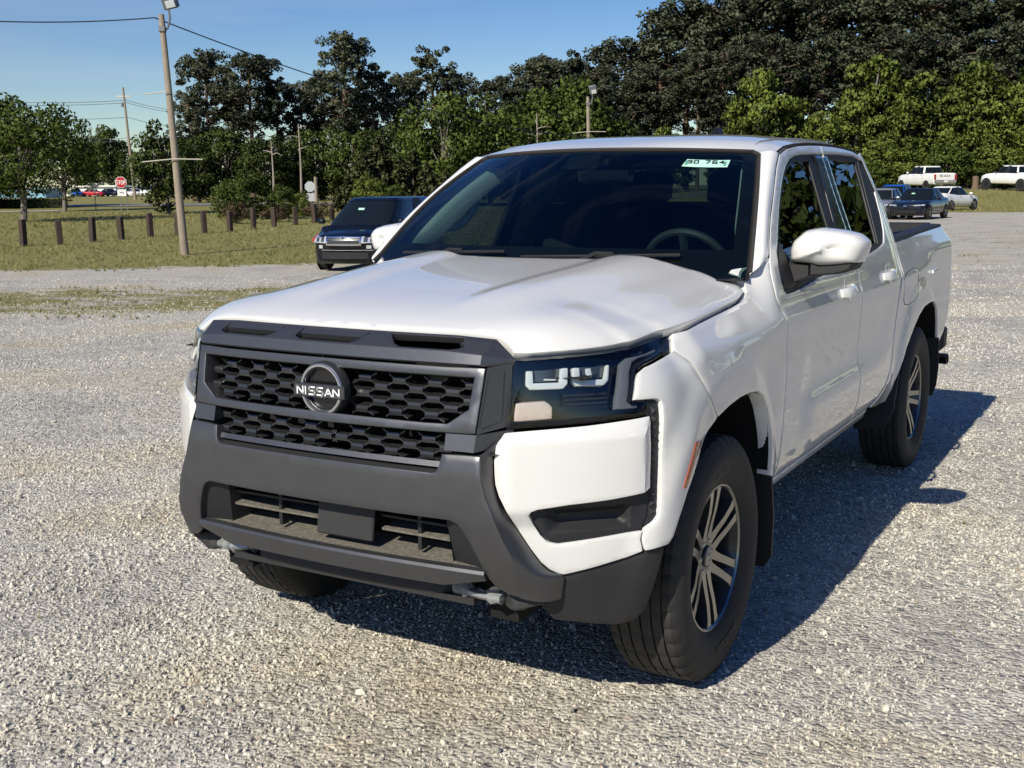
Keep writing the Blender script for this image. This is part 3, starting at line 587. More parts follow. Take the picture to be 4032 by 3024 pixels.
for h in VN:
    w = [tuple(trim_fn(np.array([x]), np.array([v]))[0]) for x, v in inset(ccw(su(h)), .004) and [(x, v / .078) for x, v in inset(ccw(su(h)), .003)]]
    sh = Vector((0, .62, -.78)) * .004
    top = [(x, v) for x, v in [(h[0][0] + .012, .50), (h[1][0] - .012, .50)]]
    # lid over the rear half, slot in front
    xl, xr = min(h[0][0], h[1][0]), max(h[0][0], h[1][0]); 
    def P(x, v, d=0): 
        p = trim_fn(np.array([x]), np.array([v]))[0]; return (p[0], p[1] + .55 * d, p[2] - .83 * d)
    lo = sorted([q for q in h if q[1] < .5]); xa, xb = lo[0][0], lo[-1][0]
    b = MB(); b.add([P(xl + .004, .84), P(xr - .004, .84), P(xr - .016, .50), P(xl + .002, .50)], [(0, 3, 2, 1)]); b.add([P(xl + .002, .50), P(xr - .016, .50), P(xr - .018, .46, .016), P(xl + .006, .46, .016)], [(0, 3, 2, 1)])
    b.build('hood_vent_lid', gunmetal, ht, 15, True)
    b = MB(); b.add([P(xa - .01, .0, .020), P(xb + .01, .0, .020), P(xr, .60, .020), P(xl, .60, .020)], [(0, 1, 2, 3)]); b.build('hood_vent_mesh', void_black, ht, 15, True)
    b = MB(); b.add([P(xa + .014, .14, .003), P(xb - .012, .14, .003), P(xb - .012, .18, .016), P(xa + .014, .18, .016)], [(0, 1, 2, 3)]); b.build('hood_vent_sill', black_plastic, ht, 15, True)
# ---- hood
_e = np.array([sk(p, -.002) for p in [(-.916, 1.122), (-.865, 1.124), (-.765, 1.127), (-.651, 1.128), (-.561, 1.129), (-.488, 1.132), (-.331, 1.140)] + HOODGAP])
_e = np.array(smooth_path(_e, 5))
HE_y, HE_x, HE_z = _e[:, 1], _e[:, 0], _e[:, 2]
def hood_yf(x): return -.768 + .10 * np.asarray(x) ** 2
ZC = [(-.90, 1.10), (-.78, 1.168), (-.70, 1.196), (-.60, 1.220), (-.45, 1.246), (-.2, 1.275), (.05, 1.296), (.30, 1.315), (.5, 1.326)]
def hood_fn(x, y):
    x = np.asarray(x, float); y = np.asarray(y, float); ax = np.abs(x)
    xe = pchip(HE_y, HE_x, y); ze = pchip(HE_y, HE_z, y); zc = pchip(*zip(*ZC), y); q = np.clip(ax / np.maximum(xe, .3), 0, 1.02)
    p = 8.5 - 3.0 * _sm(-.7, -.2, y)
    z = ze + (zc - ze) * (1 - q ** p)
    fade = _sm(-.66, -.30, y); wid = .30 + .06 * _sm(-.6, .3, y)
    z = z + fade * (.014 * _sm(wid - .085, wid + .01, ax) - .026 * _sm(wid + .06, wid + .26, ax) * (1 - _sm(.86, 1.0, q))) - .004 * fade
    return np.stack([x, y, z], -1)
rear = [(.815, .425), (.79, .443), (.76, .450), (.70, .445), (.60, .425), (.50, .400), (.40, .375), (.30, .350), (.15, .322), (0, .312)]
hh = [(0, -.768)] + [(x, float(hood_yf(x))) for x in np.linspace(.06, .50, 8)] + [(.518, -.742), (.548, -.748), (.572, -.757)] + [(float(a), float(b)) for a, b in zip(_e[1:, 0], _e[1:, 1])] + rear
hood_out = hh + [(-x, y) for x, y in hh[::-1] if x > 0]
V, F = panel_data(hood_out, hood_fn, step=.02, gap=.0035, r=.005, depth=.035)
hood = mesh('hood', V, F, white_paint, truck, 40)
mb = MB(); mb.loft([[(x, -.72 + .1 * x * x, 1.06), (x, .42, 1.12)] for x in np.linspace(-.74, .74, 9)], cap=False, closed=False); mb.build('engine_bay', void_black, truck, 20, False)
# ---- windscreen
def wsB(u): return np.array([.800 * u, .335 + .180 * u * u, 1.292 - .004 * u * u])
def wsT(u): return np.array([.630 * u, .872 + .228 * u * u, 1.712 - .015 * u * u])
def ws(u, t, e=0.0):
    p = wsB(u) * (1 - t) + wsT(u) * t; n = Vector((.35 * u, -.62, .78)).normalized(); return p + np.array(n) * (.030 * math.sin(math.pi * min(max(t, 0), 1)) + e)
def ws_grid(u0, u1, t0, t1, nu, nt, e): return [[tuple(ws(u, t, e)) for u in np.linspace(u0, u1, nu)] for t in np.linspace(t0, t1, nt)]
mb = MB(); mb.loft(ws_grid(-.985, .985, -.10, .985, 41, 17, 0), cap=False, closed=False); ws_o = mb.build('windscreen', glass_clear, truck, 0, False); finish(ws_o.data, 60)
mb = MB()
for g in (ws_grid(-1, -.925, -.10, 1, 4, 15, -.004), ws_grid(.925, 1, -.10, 1, 4, 15, -.004), ws_grid(-1, 1, .955, 1.0, 31, 3, -.0045), ws_grid(-1, 1, -.10, .12, 31, 4, -.0045)): mb.loft(g, cap=False, closed=False)
mb.loft(ws_grid(-.11, .11, .80, .96, 9, 5, -.005), cap=False, closed=False)
mb.build('black_border', void_black, ws_o, 0, False)
seal = MB(); seal.tube([tuple(ws(1.004, t, .001)) for t in np.linspace(-.05, .97, 16)] + [tuple(ws(u, 1.004, .001)) for u in np.linspace(.97, -.97, 30)] + [tuple(ws(-1.004, t, .001)) for t in np.linspace(.97, -.05, 16)], .008, 6); seal.build('windscreen_seal', pmat('rubber seal', (.03, .027, .024), .6), ws_o)
# sticker with its numbers, inside the glass at the driver's top corner
def stick(u, v): return tuple(ws(.735 + u / .66, .855 + v / .62, .0025))
mb = MB(); st = [(u, -.024 + .006 * (1 - (u / .078) ** 2) * -1) for u in np.linspace(-.078, .078, 9)]
mb.loft([[stick(u + .006, .024 - .004 * (1 - (u / .078) ** 2)) for u in np.linspace(-.075, .075, 9)], [stick(u - .004, -.026 - .004 * (1 - (u / .078) ** 2)) for u in np.linspace(-.078, .078, 9)]], cap=False, closed=False)
sti = mb.build('windscreen_sticker', pmat('pale green paper', (.42, .72, .58), .6), truck, 0, False); sti['label'] = 'pale green numbered sticker'
mb = text_mb('30 764', .019, .0045, lambda u, v: tuple(np.array(stick(u, v + .004)) + np.array([0, -.0012, .0016])), .95); mb.build('sticker_number', pmat('ink', (.02, .03, .03), .6), sti, 0, False)
for x in (-.068, .066):
    mb = MB(); mb.add([stick(x - .003, .012), stick(x + .004, .012), stick(x + .002, -.018), stick(x - .005, -.018)], [(0, 1, 2, 3)]); mb.V = [(a, b - .0008, c + .001) for a, b, c in mb.V]; mb.build('sticker_border', MATS['green ink'] if 'green ink' in MATS else pmat('green ink', (.10, .30, .22), .6), sti, 0, False)
# cowl and wipers
mb = MB(); mb.loft([[(.80 * u, .36 + .16 * u * u, 1.262), (.80 * u, .30 + .12 * u * u, 1.245)] for u in np.linspace(-1, 1, 15)], cap=False, closed=False); mb.build('cowl', black_plastic, truck, 20, False)
for x0, x1 in ((-.62, -.10), (-.02, .56)):
    mb = MB(); a = [tuple(ws(x / .79, .02 + .035 * ((x - x0) / (x1 - x0)), .014)) for x in np.linspace(x0, x1, 9)]; mb.tube(a, .006, 6)
    m = .5 * (x0 + x1); mb.tube([tuple(ws((m - .1) / .79, -.06, .02)), tuple(ws(m / .79, .045, .022)), tuple(ws((m + .06) / .79, .05, .016))], .008, 6); mb.build('wiper', black_plastic, truck)
# ---- front pillars, roof, rear pillars
gapc = [(p[0], p[1]) for p in GAP_F if p[1] > 1.30 and p[0] < 1.2]
def gap_at(t):
    P = np.array(gapc); l = np.concatenate([[0], np.cumsum(np.hypot(*np.diff(P, axis=0).T))]); l /= l[-1]
    return np.interp(t, l, P[:, 0]), np.interp(t, l, P[:, 1])
rings = []
for t in np.linspace(-.06, 1, 22):
    tt = max(t, 0); w = ws(1.0, t + (.0 if t >= 0 else 0), -.001); s, z = gap_at(tt); g = np.array(sk((s - .004 + (t if t < 0 else 0) * .6, z + .003 + (t if t < 0 else 0) * .4), -.002)); row = []
    wv = (w - g); gd = g + np.array([-.004, .004, -.02])
    for k in np.linspace(0, 1, 9):
        p = g + wv * k; b = math.sin(math.pi * k) * .020; row.append(tuple(p + np.array([.62, -.66, .42]) * b))
    rings.append([tuple(gd)] + row + [tuple(w + np.array([-.004, .012, -.012]))])
mb = MB(); mb.loft(rings, cap=False, closed=False)
mb = MB().loft(rings, cap=False, closed=False); both(mb, 'front_pillar', white_paint, truck, 50)
rs = np.array([sk(p, -.002) for p in [(1.125, 1.692), (1.259, 1.720), (1.425, 1.735), (1.60, 1.742), (1.79, 1.746), (2.00, 1.746), (2.20, 1.741), (2.367, 1.733), (2.455, 1.718), (2.53, 1.69)]])
RZC = [(.85, 1.709), (.95, 1.732), (1.05, 1.750), (1.2, 1.771), (1.5, 1.792), (1.8, 1.800), (2.2, 1.798), (2.45, 1.786), (2.6, 1.765)]
def roof_z(x, y):
    xe = np.interp(y, rs[:, 1], rs[:, 0]); ze = np.interp(y, rs[:, 1], rs[:, 2]); zc = float(pchip(*zip(*RZC), np.array([y]))[0]); q = min(abs(x) / xe, 1.0)
    return zc - (zc - ze) * q ** 3.4
rows = []; NA = 49
for b in np.linspace(0, 1, 34):
    b2 = b ** 1.35; row = []
    for a in np.linspace(-1, 1, NA):
        aa = abs(a); sg = 1 if a >= 0 else -1
        if aa < .86: f = wsT(aa / .86)
        else:
            k = (aa - .86) / .14; f = wsT(1.0) * (1 - k) + rs[0] * k; f = f + np.array([.62, -.66, .42]) * .018 * math.sin(math.pi * k)
        yr = 2.56 - .05 * aa ** 2; y = f[1] + (yr - f[1]) * b2; xe = np.interp(y, rs[:, 1], rs[:, 0]); xf = f[0]
        xn = (f[0] / .63 * .56 if aa < .86 else .56 + (xe - .56) * (aa - .86) / .14); m = min(1, b2 * 5); x = xf * (1 - m) + xn * m
        if aa > .999: x = xe
        z = roof_z(x, y); w = max(0, 1 - b2 * 9) ** 2; z0 = roof_z(xf, f[1]); z = z + (f[2] - z0) * w
        row.append((sg * x, y, z))
    rows.append(row)
last = [(x, y + .03, z - .03) for x, y, z in rows[-1]]; last2 = [(x, y + .04, z - .09) for x, y, z in rows[-1]]
first = [(x, y + .012, z - .012) for x, y, z in rows[0]]
mb = MB(); mb.loft([first] + rows + [last, last2], cap=False, closed=False); roof = mb.build('roof', white_paint, truck, 0, False); finish(roof.data, 55)
for sx in (1, -1):
    mb = MB(); mb.tube([(sx * (.585 + .012 * math.sin((y - 1.15) * 2)), y, roof_z(.59, y) + .0005 - (.010 if y < 1.2 else 0)) for y in np.linspace(1.16, 2.5, 16)], .0055, 6); mb.build('roof_channel', pmat('grey roof moulding', (.25, .26, .27), .5) if 'grey roof moulding' not in MATS else MATS['grey roof moulding'], truck)
cp = [(2.459, 1.714), (2.508, 1.672), (2.563, 1.587), (2.634, 1.471), (2.652, 1.38), (2.654, 1.30), (2.660, 1.20), (2.660, 1.09), (2.70, 1.09), (2.70, 1.30), (2.698, 1.39), (2.678, 1.49), (2.61, 1.61), (2.56, 1.69), (2.515, 1.725)]
panel('rear_pillar', cp, SK(), white_paint, truck, step=.02, depth=.06)
# drip channel shadow line: black tube standing for the shade in the door gap
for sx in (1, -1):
    mb = MB(); mb.tube([(sx * (p[0] - .012), p[1], p[2]) for p in [sk(q) for q in [(.60, 1.315)] + GAP_F[13:] + GAP_T + GAP_R[:6]]], .010, 6); mb.build('door_shadow_line', void_black, truck)
# cab back wall with its window
mb = MB()
for q in ([(-.83, 1.02), (.83, 1.02), (.83, 1.27), (-.83, 1.27)], [(-.80, 1.27), (-.56, 1.27), (-.54, 1.66), (-.68, 1.66)], [(.56, 1.27), (.80, 1.27), (.68, 1.66), (.54, 1.66)], [(-.70, 1.66), (.70, 1.66), (.60, 1.75), (-.60, 1.75)]):
    mb.add([(x, 2.665 - .32 * max(0, z - 1.30), z) for x, z in q], [(0, 1, 2, 3)]); 
mb.build('cab_back', white_paint, truck, 20)
mb = MB(); mb.add([(x, 2.66 - .32 * max(0, z - 1.30), z) for x, z in [(-.57, 1.26), (.57, 1.26), (.55, 1.67), (-.55, 1.67)]], [(0, 1, 2, 3)]); mb.build('rear_window', glass_dark if False else glass_side, truck)
# ---- side glass and its black surrounds
def inner_glass(dlo, t=.030): return inset(ccw(dlo), t)
GL_F = [(.700, 1.215), (.82, 1.207), (1.126, 1.229), (1.50, 1.246), (1.515, 1.40), (1.535, 1.55), (1.550, 1.668), (1.37, 1.664), (1.26, 1.650), (1.18, 1.625), (1.08, 1.575), (.95, 1.485), (.81, 1.38), (.725, 1.30), (.700, 1.262)]
GL_R = [(1.865, 1.262), (2.05, 1.272), (2.275, 1.295), (2.31, 1.40), (2.355, 1.54), (2.375, 1.675), (2.10, 1.680), (1.865, 1.678)]
for dlo, gl, nm in ((DLO_F, GL_F, 'front'), (DLO_R, GL_R, 'rear')):
    panel('window_surround', inset(ccw(dlo), -.004), SK(-.009), black_plastic, truck, holes=[gl], step=.02, gap=0, r=.002, depth=.02)
    panel('side_window', inset(ccw(gl), -.006), SK(-.015), glass_side if nm == 'front' else glass_dark, truck, step=.03, gap=0, lip=False)
BPL = [(1.60, 1.232), (BS - .004, 1.240), (BS - .004, 1.696), (1.625, 1.694), (1.665, 1.65), (1.655, 1.55), (1.615, 1.40)]
panel('door_pillar_trim', BPL, SK(-.003), gloss_black, truck, step=.02, gap=0, r=.002, depth=.008)
BPR = [(BS + .004, 1.240), (1.862, 1.244), (1.862, 1.696), (BS + .004, 1.696)]
panel('door_pillar_trim', BPR, SK(-.003), gloss_black, truck, step=.02, gap=0, r=.002, depth=.008)
QV = [(2.290, 1.285), (2.40, 1.300), (2.47, 1.35), (2.54, 1.44), (2.57, 1.52), (2.555, 1.595), (2.51, 1.655), (2.45, 1.682), (2.415, 1.680), (2.405, 1.60), (2.36, 1.45)]
panel('window_divider', QV, SK(-.004), black_plastic, truck, step=.02, gap=0, r=.003, depth=.01)
panel('mirror_sail', [(.668, 1.205), (.75, 1.195), (.83, 1.205), (.80, 1.30), (.775, 1.375), (.70, 1.310), (.675, 1.27)], SK(-.002), black_plastic, truck, step=.02, gap=0, r=.004, depth=.012)
# ---- rocker, bed side, fuel door, rails
panel('rocker', [(.66, .498), (2.14, .502), (2.16, .45), (.67, .45)], SK(), white_paint, truck, step=.02, depth=.03)
ARCH_R = [(3.83, .600), (3.815, .66), (3.79, .745), (3.73, .842), (3.63, .888), (3.50, .902), (3.38, .905), (3.228, .897), (3.085, .862), (2.954, .805), (2.797, .722), (2.70, .645), (2.63, .560), (2.59, .46)]
bed = [(2.695, 1.280), (3.17, 1.292), (3.57, 1.303), (4.075, 1.313), (4.12, 1.255), (4.145, 1.23), (4.145, 1.15), (4.165, 1.02), (4.175, .82), (4.13, .74), (4.03, .665), (3.92, .62)] + ARCH_R + [(2.44, .46), (2.20, .50), (2.30, .532), (2.425, .574), (2.497, .625), (2.532, .69), (2.536, .74), (2.547, .82), (2.574, .92), (2.612, 1.03), (2.667, 1.10), (2.706, 1.10), (2.706, 1.2)]
FUEL = [(2.719, 1.090), (2.75, 1.106), (2.856, 1.120), (2.996, 1.127), (3.060, 1.116), (3.088, 1.087), (3.085, 1.041), (3.024, .982), (2.944, .955), (2.853, .944), (2.76, .952), (2.728, .975)]
panel('bed_side', bed, SK(), white_paint, truck, holes=[], step=.02, depth=.05)
panel('fuel_door', FUEL, SK(.0015), white_paint, truck, both=False, step=.02, gap=0, r=.003, depth=.004)
mb = MB(); mb.tube([sk(p, .0) for p in FUEL], .0018, 5, closed=True); mb.build('fuel_door_gap', void_black, truck)
for sx in (1, -1):
    mb = MB(); rg = []
    for s, z in [(2.70, 1.280), (3.17, 1.292), (3.57, 1.303), (4.07, 1.313)]:
        x, y, zz = sk((s, z)); rg.append([(sx * (x + .002), y, zz - .006), (sx * (x - .004), y, zz + .012), (sx * (x - .085), y, zz + .014), (sx * (x - .09), y, zz - .03)])
    mb.loft(rg); mb.build('bed_rail_cap', black_plastic, truck, 25)
mb = MB(); mb.box((0, 3.42, .74), (1.52, 1.44, .03)); 
for sx in (1, -1): mb.box((sx * .755, 3.40, 1.02), (.02, 1.46, .58))
mb.box((0, 2.73, 1.0), (1.5, .03, .52)); mb.box((0, 4.075, 1.03), (1.50, .02, .56)); mb.build('bed_liner', black_plastic, truck)
tgm = MB(); tgm.box((0, 4.13, 1.02), (1.50, .07, .56), bev=.012); tg = tgm.build('tailgate', white_paint, truck)
mb = MB(); mb.box((0, 4.125, 1.315), (1.52, .10, .03), bev=.008); mb.build('tailgate_cap', black_plastic, tg)
for sx in (1, -1):
    mb = MB(); x0 = sk((4.15, 1.1))[0]; mb.box((sx * (x0 - .085), 4.165, 1.10), (.13, .04, .28), bev=.015); mb.build('tail_lamp', red_lens, truck)
mb = MB(); mb.box((0, 4.27, .60), (1.74, .16, .17), bev=.03); mb.build('rear_bumper', dark_plastic, truck)
mb = MB(); mb.lathe([(.70, .030), (.925, .034), (.93, .028), (.75, .027)], 20, 'x', (0, 4.02, .50)); mb.build('exhaust_tip', gloss_black, truck)
fin = MB(); fin.loft([[(w, y0, 1.793), (w * .2, y1, 1.862), (-w * .2, y1, 1.862), (-w, y0, 1.793)] for w, y0, y1 in ((.004, 2.22, 2.33), (.030, 2.30, 2.36), (.034, 2.40, 2.415), (.020, 2.42, 2.418))]); fin.build('roof_antenna', black_plastic, truck, 40)
# stake pocket and badges on the bed side seen as small bright pieces
mb = MB(); mb.tube([sk((3.46, 1.075), .008), sk((3.60, 1.080), .008)], .010, 6); mb.build('bed_cleat_cap', white_paint, truck)
# ---- door handles
for s0, z0 in ((1.545, 1.128), (2.360, 1.140)):
    hd = MB(); rg = []
    for t in np.linspace(0, 1, 10):
        s = s0 - .105 + .215 * t; e = .006 + .030 * math.sin(math.pi * min(1, max(0, t * 1.02))) ** .5; h = .017 + .004 * math.sin(math.pi * t); zz = z0 - .008 + .008 * t
        rg.append([sk((s, zz - h * .8), e - .010), sk((s, zz - h), e - .002), sk((s, zz - h * .4), e + .002), sk((s, zz + h * .6), e), sk((s, zz + h), e - .006), sk((s, zz + h * .5), e - .014)])
    hd.loft(rg); hs = both(hd, 'door_handle', white_paint, truck, 50)
    cup = MB(); P = [(s0 + .035 * math.cos(a), z0 - .002 + .050 * math.sin(a)) for a in np.linspace(0, 2 * math.pi, 24, endpoint=False)]
    cv = [sk(p, .0012) for p in P] + [sk((s0 + (p[0] - s0) * .5, z0 + (p[1] - z0) * .5), -.010) for p in P]
    cup.add(cv, [(i, (i + 1) % 24, 24 + (i + 1) % 24, 24 + i) for i in range(24)] + [tuple(range(24, 48))])
    for o, m in zip(hs, (cup, cup.mirrored())): m.build('handle_cup', white_paint, o, 60)
# ---- mirrors
mp = [(.845, 1.292), (.842, 1.329), (.852, 1.365), (.896, 1.405), (.948, 1.414), (1.024, 1.405), (1.085, 1.390), (1.112, 1.364), (1.114, 1.345), (1.106, 1.318), (1.090, 1.284), (1.02, 1.274), (.953, 1.269), (.912, 1.280), (.86, 1.284)]
mpo = resample(rounded(ccw(mp), .012, 3), .012); cx, cz = .985, 1.338
def mir_ring(k, d):
    return [((cx + (x - cx) * k), .905 + .30 * (x - 1.0) * .6 + d, cz + (z - cz) * k) for x, z in mpo]
mb = MB(); mb.loft([mir_ring(.93, .060), mir_ring(.985, .045), mir_ring(1.0, .015), mir_ring(.985, -.02), mir_ring(.93, -.055), mir_ring(.82, -.082), mir_ring(.62, -.100), mir_ring(.35, -.109), mir_ring(.08, -.112)], cap=True)
mh = both(mb, 'mirror_housing', white_paint, truck, 60)
mb = MB(); mb.loft([mir_ring(.92, .062), mir_ring(.2, .062)], cap=True); g = both(mb, 'mirror_glass', pmat('mirror glass', (.7, .72, .74), .02, metal=1), truck)
mb = MB(); lowp = [(.915, 1.282), (.95, 1.270), (1.02, 1.275), (1.088, 1.285), (1.075, 1.262), (1.03, 1.246), (.95, 1.236), (.915, 1.235)]
def lw(k, d): return [(1.0 + (x - 1.0) * k, .905 + .18 * (x - 1.0) + d, 1.268 + (z - 1.268) * k + (.004 if k < .9 else 0)) for x, z in lowp]
mb.loft([lw(.97, .055), lw(1.0, .02), lw(.96, -.045), lw(.80, -.078)]); both(mb, 'mirror_lower_cover', dark_plastic, truck, 40)
mb = MB(); arm = [(.835, 1.286), (.86, 1.285), (.93, 1.282), (.93, 1.238), (.875, 1.212), (.83, 1.205)]
def ar(k, d): return [(.87 + (x - .87) * k, .90 + .18 * (x - 1.0) + d, 1.25 + (z - 1.25) * k) for x, z in arm]
mb.loft([ar(.9, .050), ar(1, .02), ar(1, -.04), ar(.85, -.07)]); both(mb, 'mirror_arm', dark_plastic, truck, 40)
# ---- wheel arches, mud flaps, underbody
for sx in (1, -1):
    for cy, arch in ((0, ARCH_F), (3.2, ARCH_R)):
        mb = MB(); rg = [[(sx * x, y, z) for x in (sk((y, z))[0] - .012 if True else 0, .58)] for y, z in arch]; mb.loft(rg, cap=False, closed=False)
        c = [(sx * .58, y, z) for y, z in arch]; mb.add(c, [tuple(range(len(c)))]); mb.build('wheel_arch_liner', void_black, truck, 30)
for sx in (1, -1):
    mb = MB(); P = [(.70, .56), (.905, .555), (.915, .40), (.910, .25), (.885, .205), (.72, .20)]
    mb.loft([[(sx * x, .505 + d + (.03 * (.4 - z)), z) for x, z in P] for d in (0, .012)]); mb.build('mud_flap', black_plastic, truck, 30)
    mb = MB(); P = [(.72, .655), (.905, .655), (.912, .48), (.905, .37), (.885, .30), (.72, .29)]
    mb.loft([[(sx * x, 3.80 + d, z) for x, z in P] for d in (0, .012)]); mb.build('mud_flap', black_plastic, truck, 30)
    mb = MB(); P = [(.70, .62), (.905, .60), (.895, .42), (.86, .33), (.70, .30)]
    mb.loft([[(sx * x, 2.66 + d - .2 * (.6 - z), z) for x, z in P] for d in (0, .012)]); mb.build('mud_flap', black_plastic, truck, 30)
mb = MB(); mb.box((0, 1.75, .45), (1.50, 2.1, .08)); mb.box((0, 0, .62), (1.16, 1.2, .10)); mb.box((0, 3.3, .62), (1.16, 1.7, .10)); mb.tube([(-.78, 3.2, .39), (.78, 3.2, .39)], .05, 10); mb.tube([(-.78, 0, .39), (.78, 0, .39)], .03, 8)
for sx in (1, -1): mb.box((sx * .50, 1.6, .42), (.10, 4.6, .14))
mb.build('chassis', void_black, truck)
# ---- wheels
TR, TW = .398, .132
def tyre_mesh():
    prof = [(-.085, .232), (-.098, .238), (-.116, .268), (-.126, .305), (-.126, .335), (-.119, .364), (-.110, .382), (-.098, .3925)]
    tread = []
    for a, b in ((-.098, -.076), (-.070, -.040), (-.033, .0), (.007, .036), (.043, .070), (.076, .098)): tread.append((a, b))
    pts = [(p, q, 0) for p, q in prof]
    for i, (a, b) in enumerate(tread):
        ra = TR - (a / .132) ** 2 * .006; rb = TR - (b / .132) ** 2 * .006
        if i: pts += [(a - .0003, ra - .008, 0)]
        pts += [(a, ra, 2 if i in (0, 5) else 1), (b, rb, 2 if i in (0, 5) else 1)]
        if i < 5: pts += [(b + .0003, rb - .008, 0)]
    pts += [(.104, .388, 2), (.110, .382, 2), (.114, .374, 2), (.119, .362, 0), (.1255, .345, 0), (.1265, .334, 0), (.1262, .320, 0), (.1245, .300, 0), (.116, .268, 0), (.104, .245, 0), (.098, .238, 0), (.085, .232, 0)]
    n = 168; V = []; F = []
    for j, (x, r, kd) in enumerate(pts):
        for k in range(n):
            rr = r
            if kd == 2 and k % 4 == 0: rr = r - .0065
            if kd == 1 and (k + (2 if j % 4 < 2 else 0)) % 6 == 0: rr = r - .004
            a = 2 * math.pi * (k + (.35 if kd == 1 and j % 2 else 0)) / n; V.append((x, rr * math.cos(a), rr * math.sin(a)))
    L = len(pts)
    for j in range(L - 1):
        for k in range(n): F.append((j * n + k, j * n + (k + 1) % n, (j + 1) * n + (k + 1) % n, (j + 1) * n + k))
    return V, F
tV, tF = tyre_mesh()
def make_wheel():
    w = empty('wheel'); w.parent = truck
    t = mesh('tyre', tV, tF, rubber, w, 28)
    mb = MB()
    for a0, txt in ((R(100), 'MICHELIN'), (R(280), 'MICHELIN')):
        r = .302; text_mb(txt, .030, .0055, lambda u, v, a0=a0: (.1263 - abs(v) * .05, (r + v) * math.cos(a0 - u / r), (r + v) * math.sin(a0 - u / r)), .62, mb)
    mb.build('tyre_lettering', pmat('tyre lettering', (.05, .048, .045), .6) if 'tyre lettering' not in MATS else MATS['tyre lettering'], t, 0, False)
    mb = MB(); mb.lathe([(.090, .241), (.099, .238), (.100, .232), (.094, .2275)], 64, 'x'); mb.build('rim_lip', satin_metal, w, 30)
    mb = MB(); mb.lathe([(.094, .2275), (.060, .216), (-.06, .205), (-.09, .232), (-.094, .24)], 64, 'x'); mb.build('rim', alloy_dark, w, 30)
    mb = MB(); mb.lathe([(.02, .205), (.0, .12), (.0, .0001)], 32, 'x'); mb.build('brake_backing', void_black, w)
    mb = MB(); mb.lathe([(.02, .155), (.028, .155), (.028, .08)], 40, 'x'); mb.build('brake_disc', steel, w)
    hubm = MB(); hubm.lathe([(.03, .080), (.058, .078), (.066, .066), (.066, .036), (.062, .034)], 36, 'x'); hubm.build('hub', alloy_dark, w, 30)
    for k in range(6):
        for sg in (-1, 1):
            a0 = 2 * math.pi * k / 6 + R(90); b = MB(); rg = []
            for r, dx, off, wd in ((.052, .066, .021, .017), (.100, .074, .022, .0135), (.150, .085, .025, .0125), (.200, .092, .029, .013), (.2285, .094, .034, .017)):
                c = off * sg; q = []
                for uu, xx in ((-wd * 1.5, dx - .040), (-wd, dx), (wd, dx), (wd * 1.5, dx - .040)):
                    q.append((xx, r * math.cos(a0) - (c + uu) * math.sin(a0), r * math.sin(a0) + (c + uu) * math.cos(a0)))
                rg.append(q)
            b.loft(rg); b.M = [1 if (i % 4) == 1 and i < 16 else 0 for i in range(len(b.F))]
            b.build('spoke', [alloy_dark, satin_metal], w, 25)
        a = 2 * math.pi * (k + .5) / 6 + R(90); b = MB(); b.lathe([(.050, .0125), (.066, .0115), (.069, .007), (.069, .0001)], 10, 'x', (0, .052 * math.cos(a), .052 * math.sin(a))); b.build('lug_nut', steel, w, 30)
    b = MB(); b.lathe([(.055, .036), (.070, .035), (.074, .030), (.074, .0001)], 28, 'x'); cap = b.build('centre_cap', gloss_black, w, 30)
    b = MB(); b.lathe([(.0745, .022), (.0755, .021), (.0755, .0175), (.0745, .0165)], 28, 'x', closed=True); b.box((.0752, 0, 0), (.001, .05, .007)); b.build('cap_badge', steel, cap, 30)
    return w
def copy_tree(o, parent=None):
    c = o.copy(); COL.objects.link(c)
    if parent is not None: c.parent = parent
    for ch in list(o.children): copy_tree(ch, c)
    return c
w0 = make_wheel(); w0.location = (.784, 0, TR - .008)
for x, y, rz, rx in ((-.784, 0, math.pi, .9), (.784, 3.2, 0, .35), (-.784, 3.2, math.pi, 1.7)):
    w = copy_tree(w0, truck); w.location = (x, y, TR - .008); w.rotation_euler = (rx, 0, rz)
# ---- cabin
mb = MB(); mb.loft([[(x, .50, 1.20), (x, .62, 1.235), (x, .82, 1.250), (x, .95, 1.20), (x, .98, .95)] for x in np.linspace(-.78, .78, 9)], cap=False, closed=False); mb.loft([[(x, .70 , 1.245), (x, .80, 1.275 + .02 * math.cos((x - .38) * 8)), (x, .92, 1.265), (x, .95, 1.22)] for x in np.linspace(.20, .56, 7)], cap=False, closed=False); mb.build('dashboard', dash_plastic, truck, 40)
sw = MB(); c = Vector((.37, 1.03, 1.215)); rot = Matrix.Rotation(R(-68), 3, 'X')
sw.tube([tuple(c + rot @ Vector((.185 * math.cos(a), .185 * math.sin(a), 0))) for a in np.linspace(0, 2 * math.pi, 40, endpoint=False)], .016, 8, closed=True)
for a in (0, math.pi, -math.pi / 2): sw.tube([tuple(c), tuple(c + rot @ Vector((.18 * math.cos(a), .18 * math.sin(a), 0)))], .018, 6)
sw.lathe([(-.02, .07), (.02, .06), (.02, .0001)], 16, 'y', tuple(c)); sw.build('steering_wheel', pmat('wheel leather', (.06, .065, .065), .5), truck, 40)
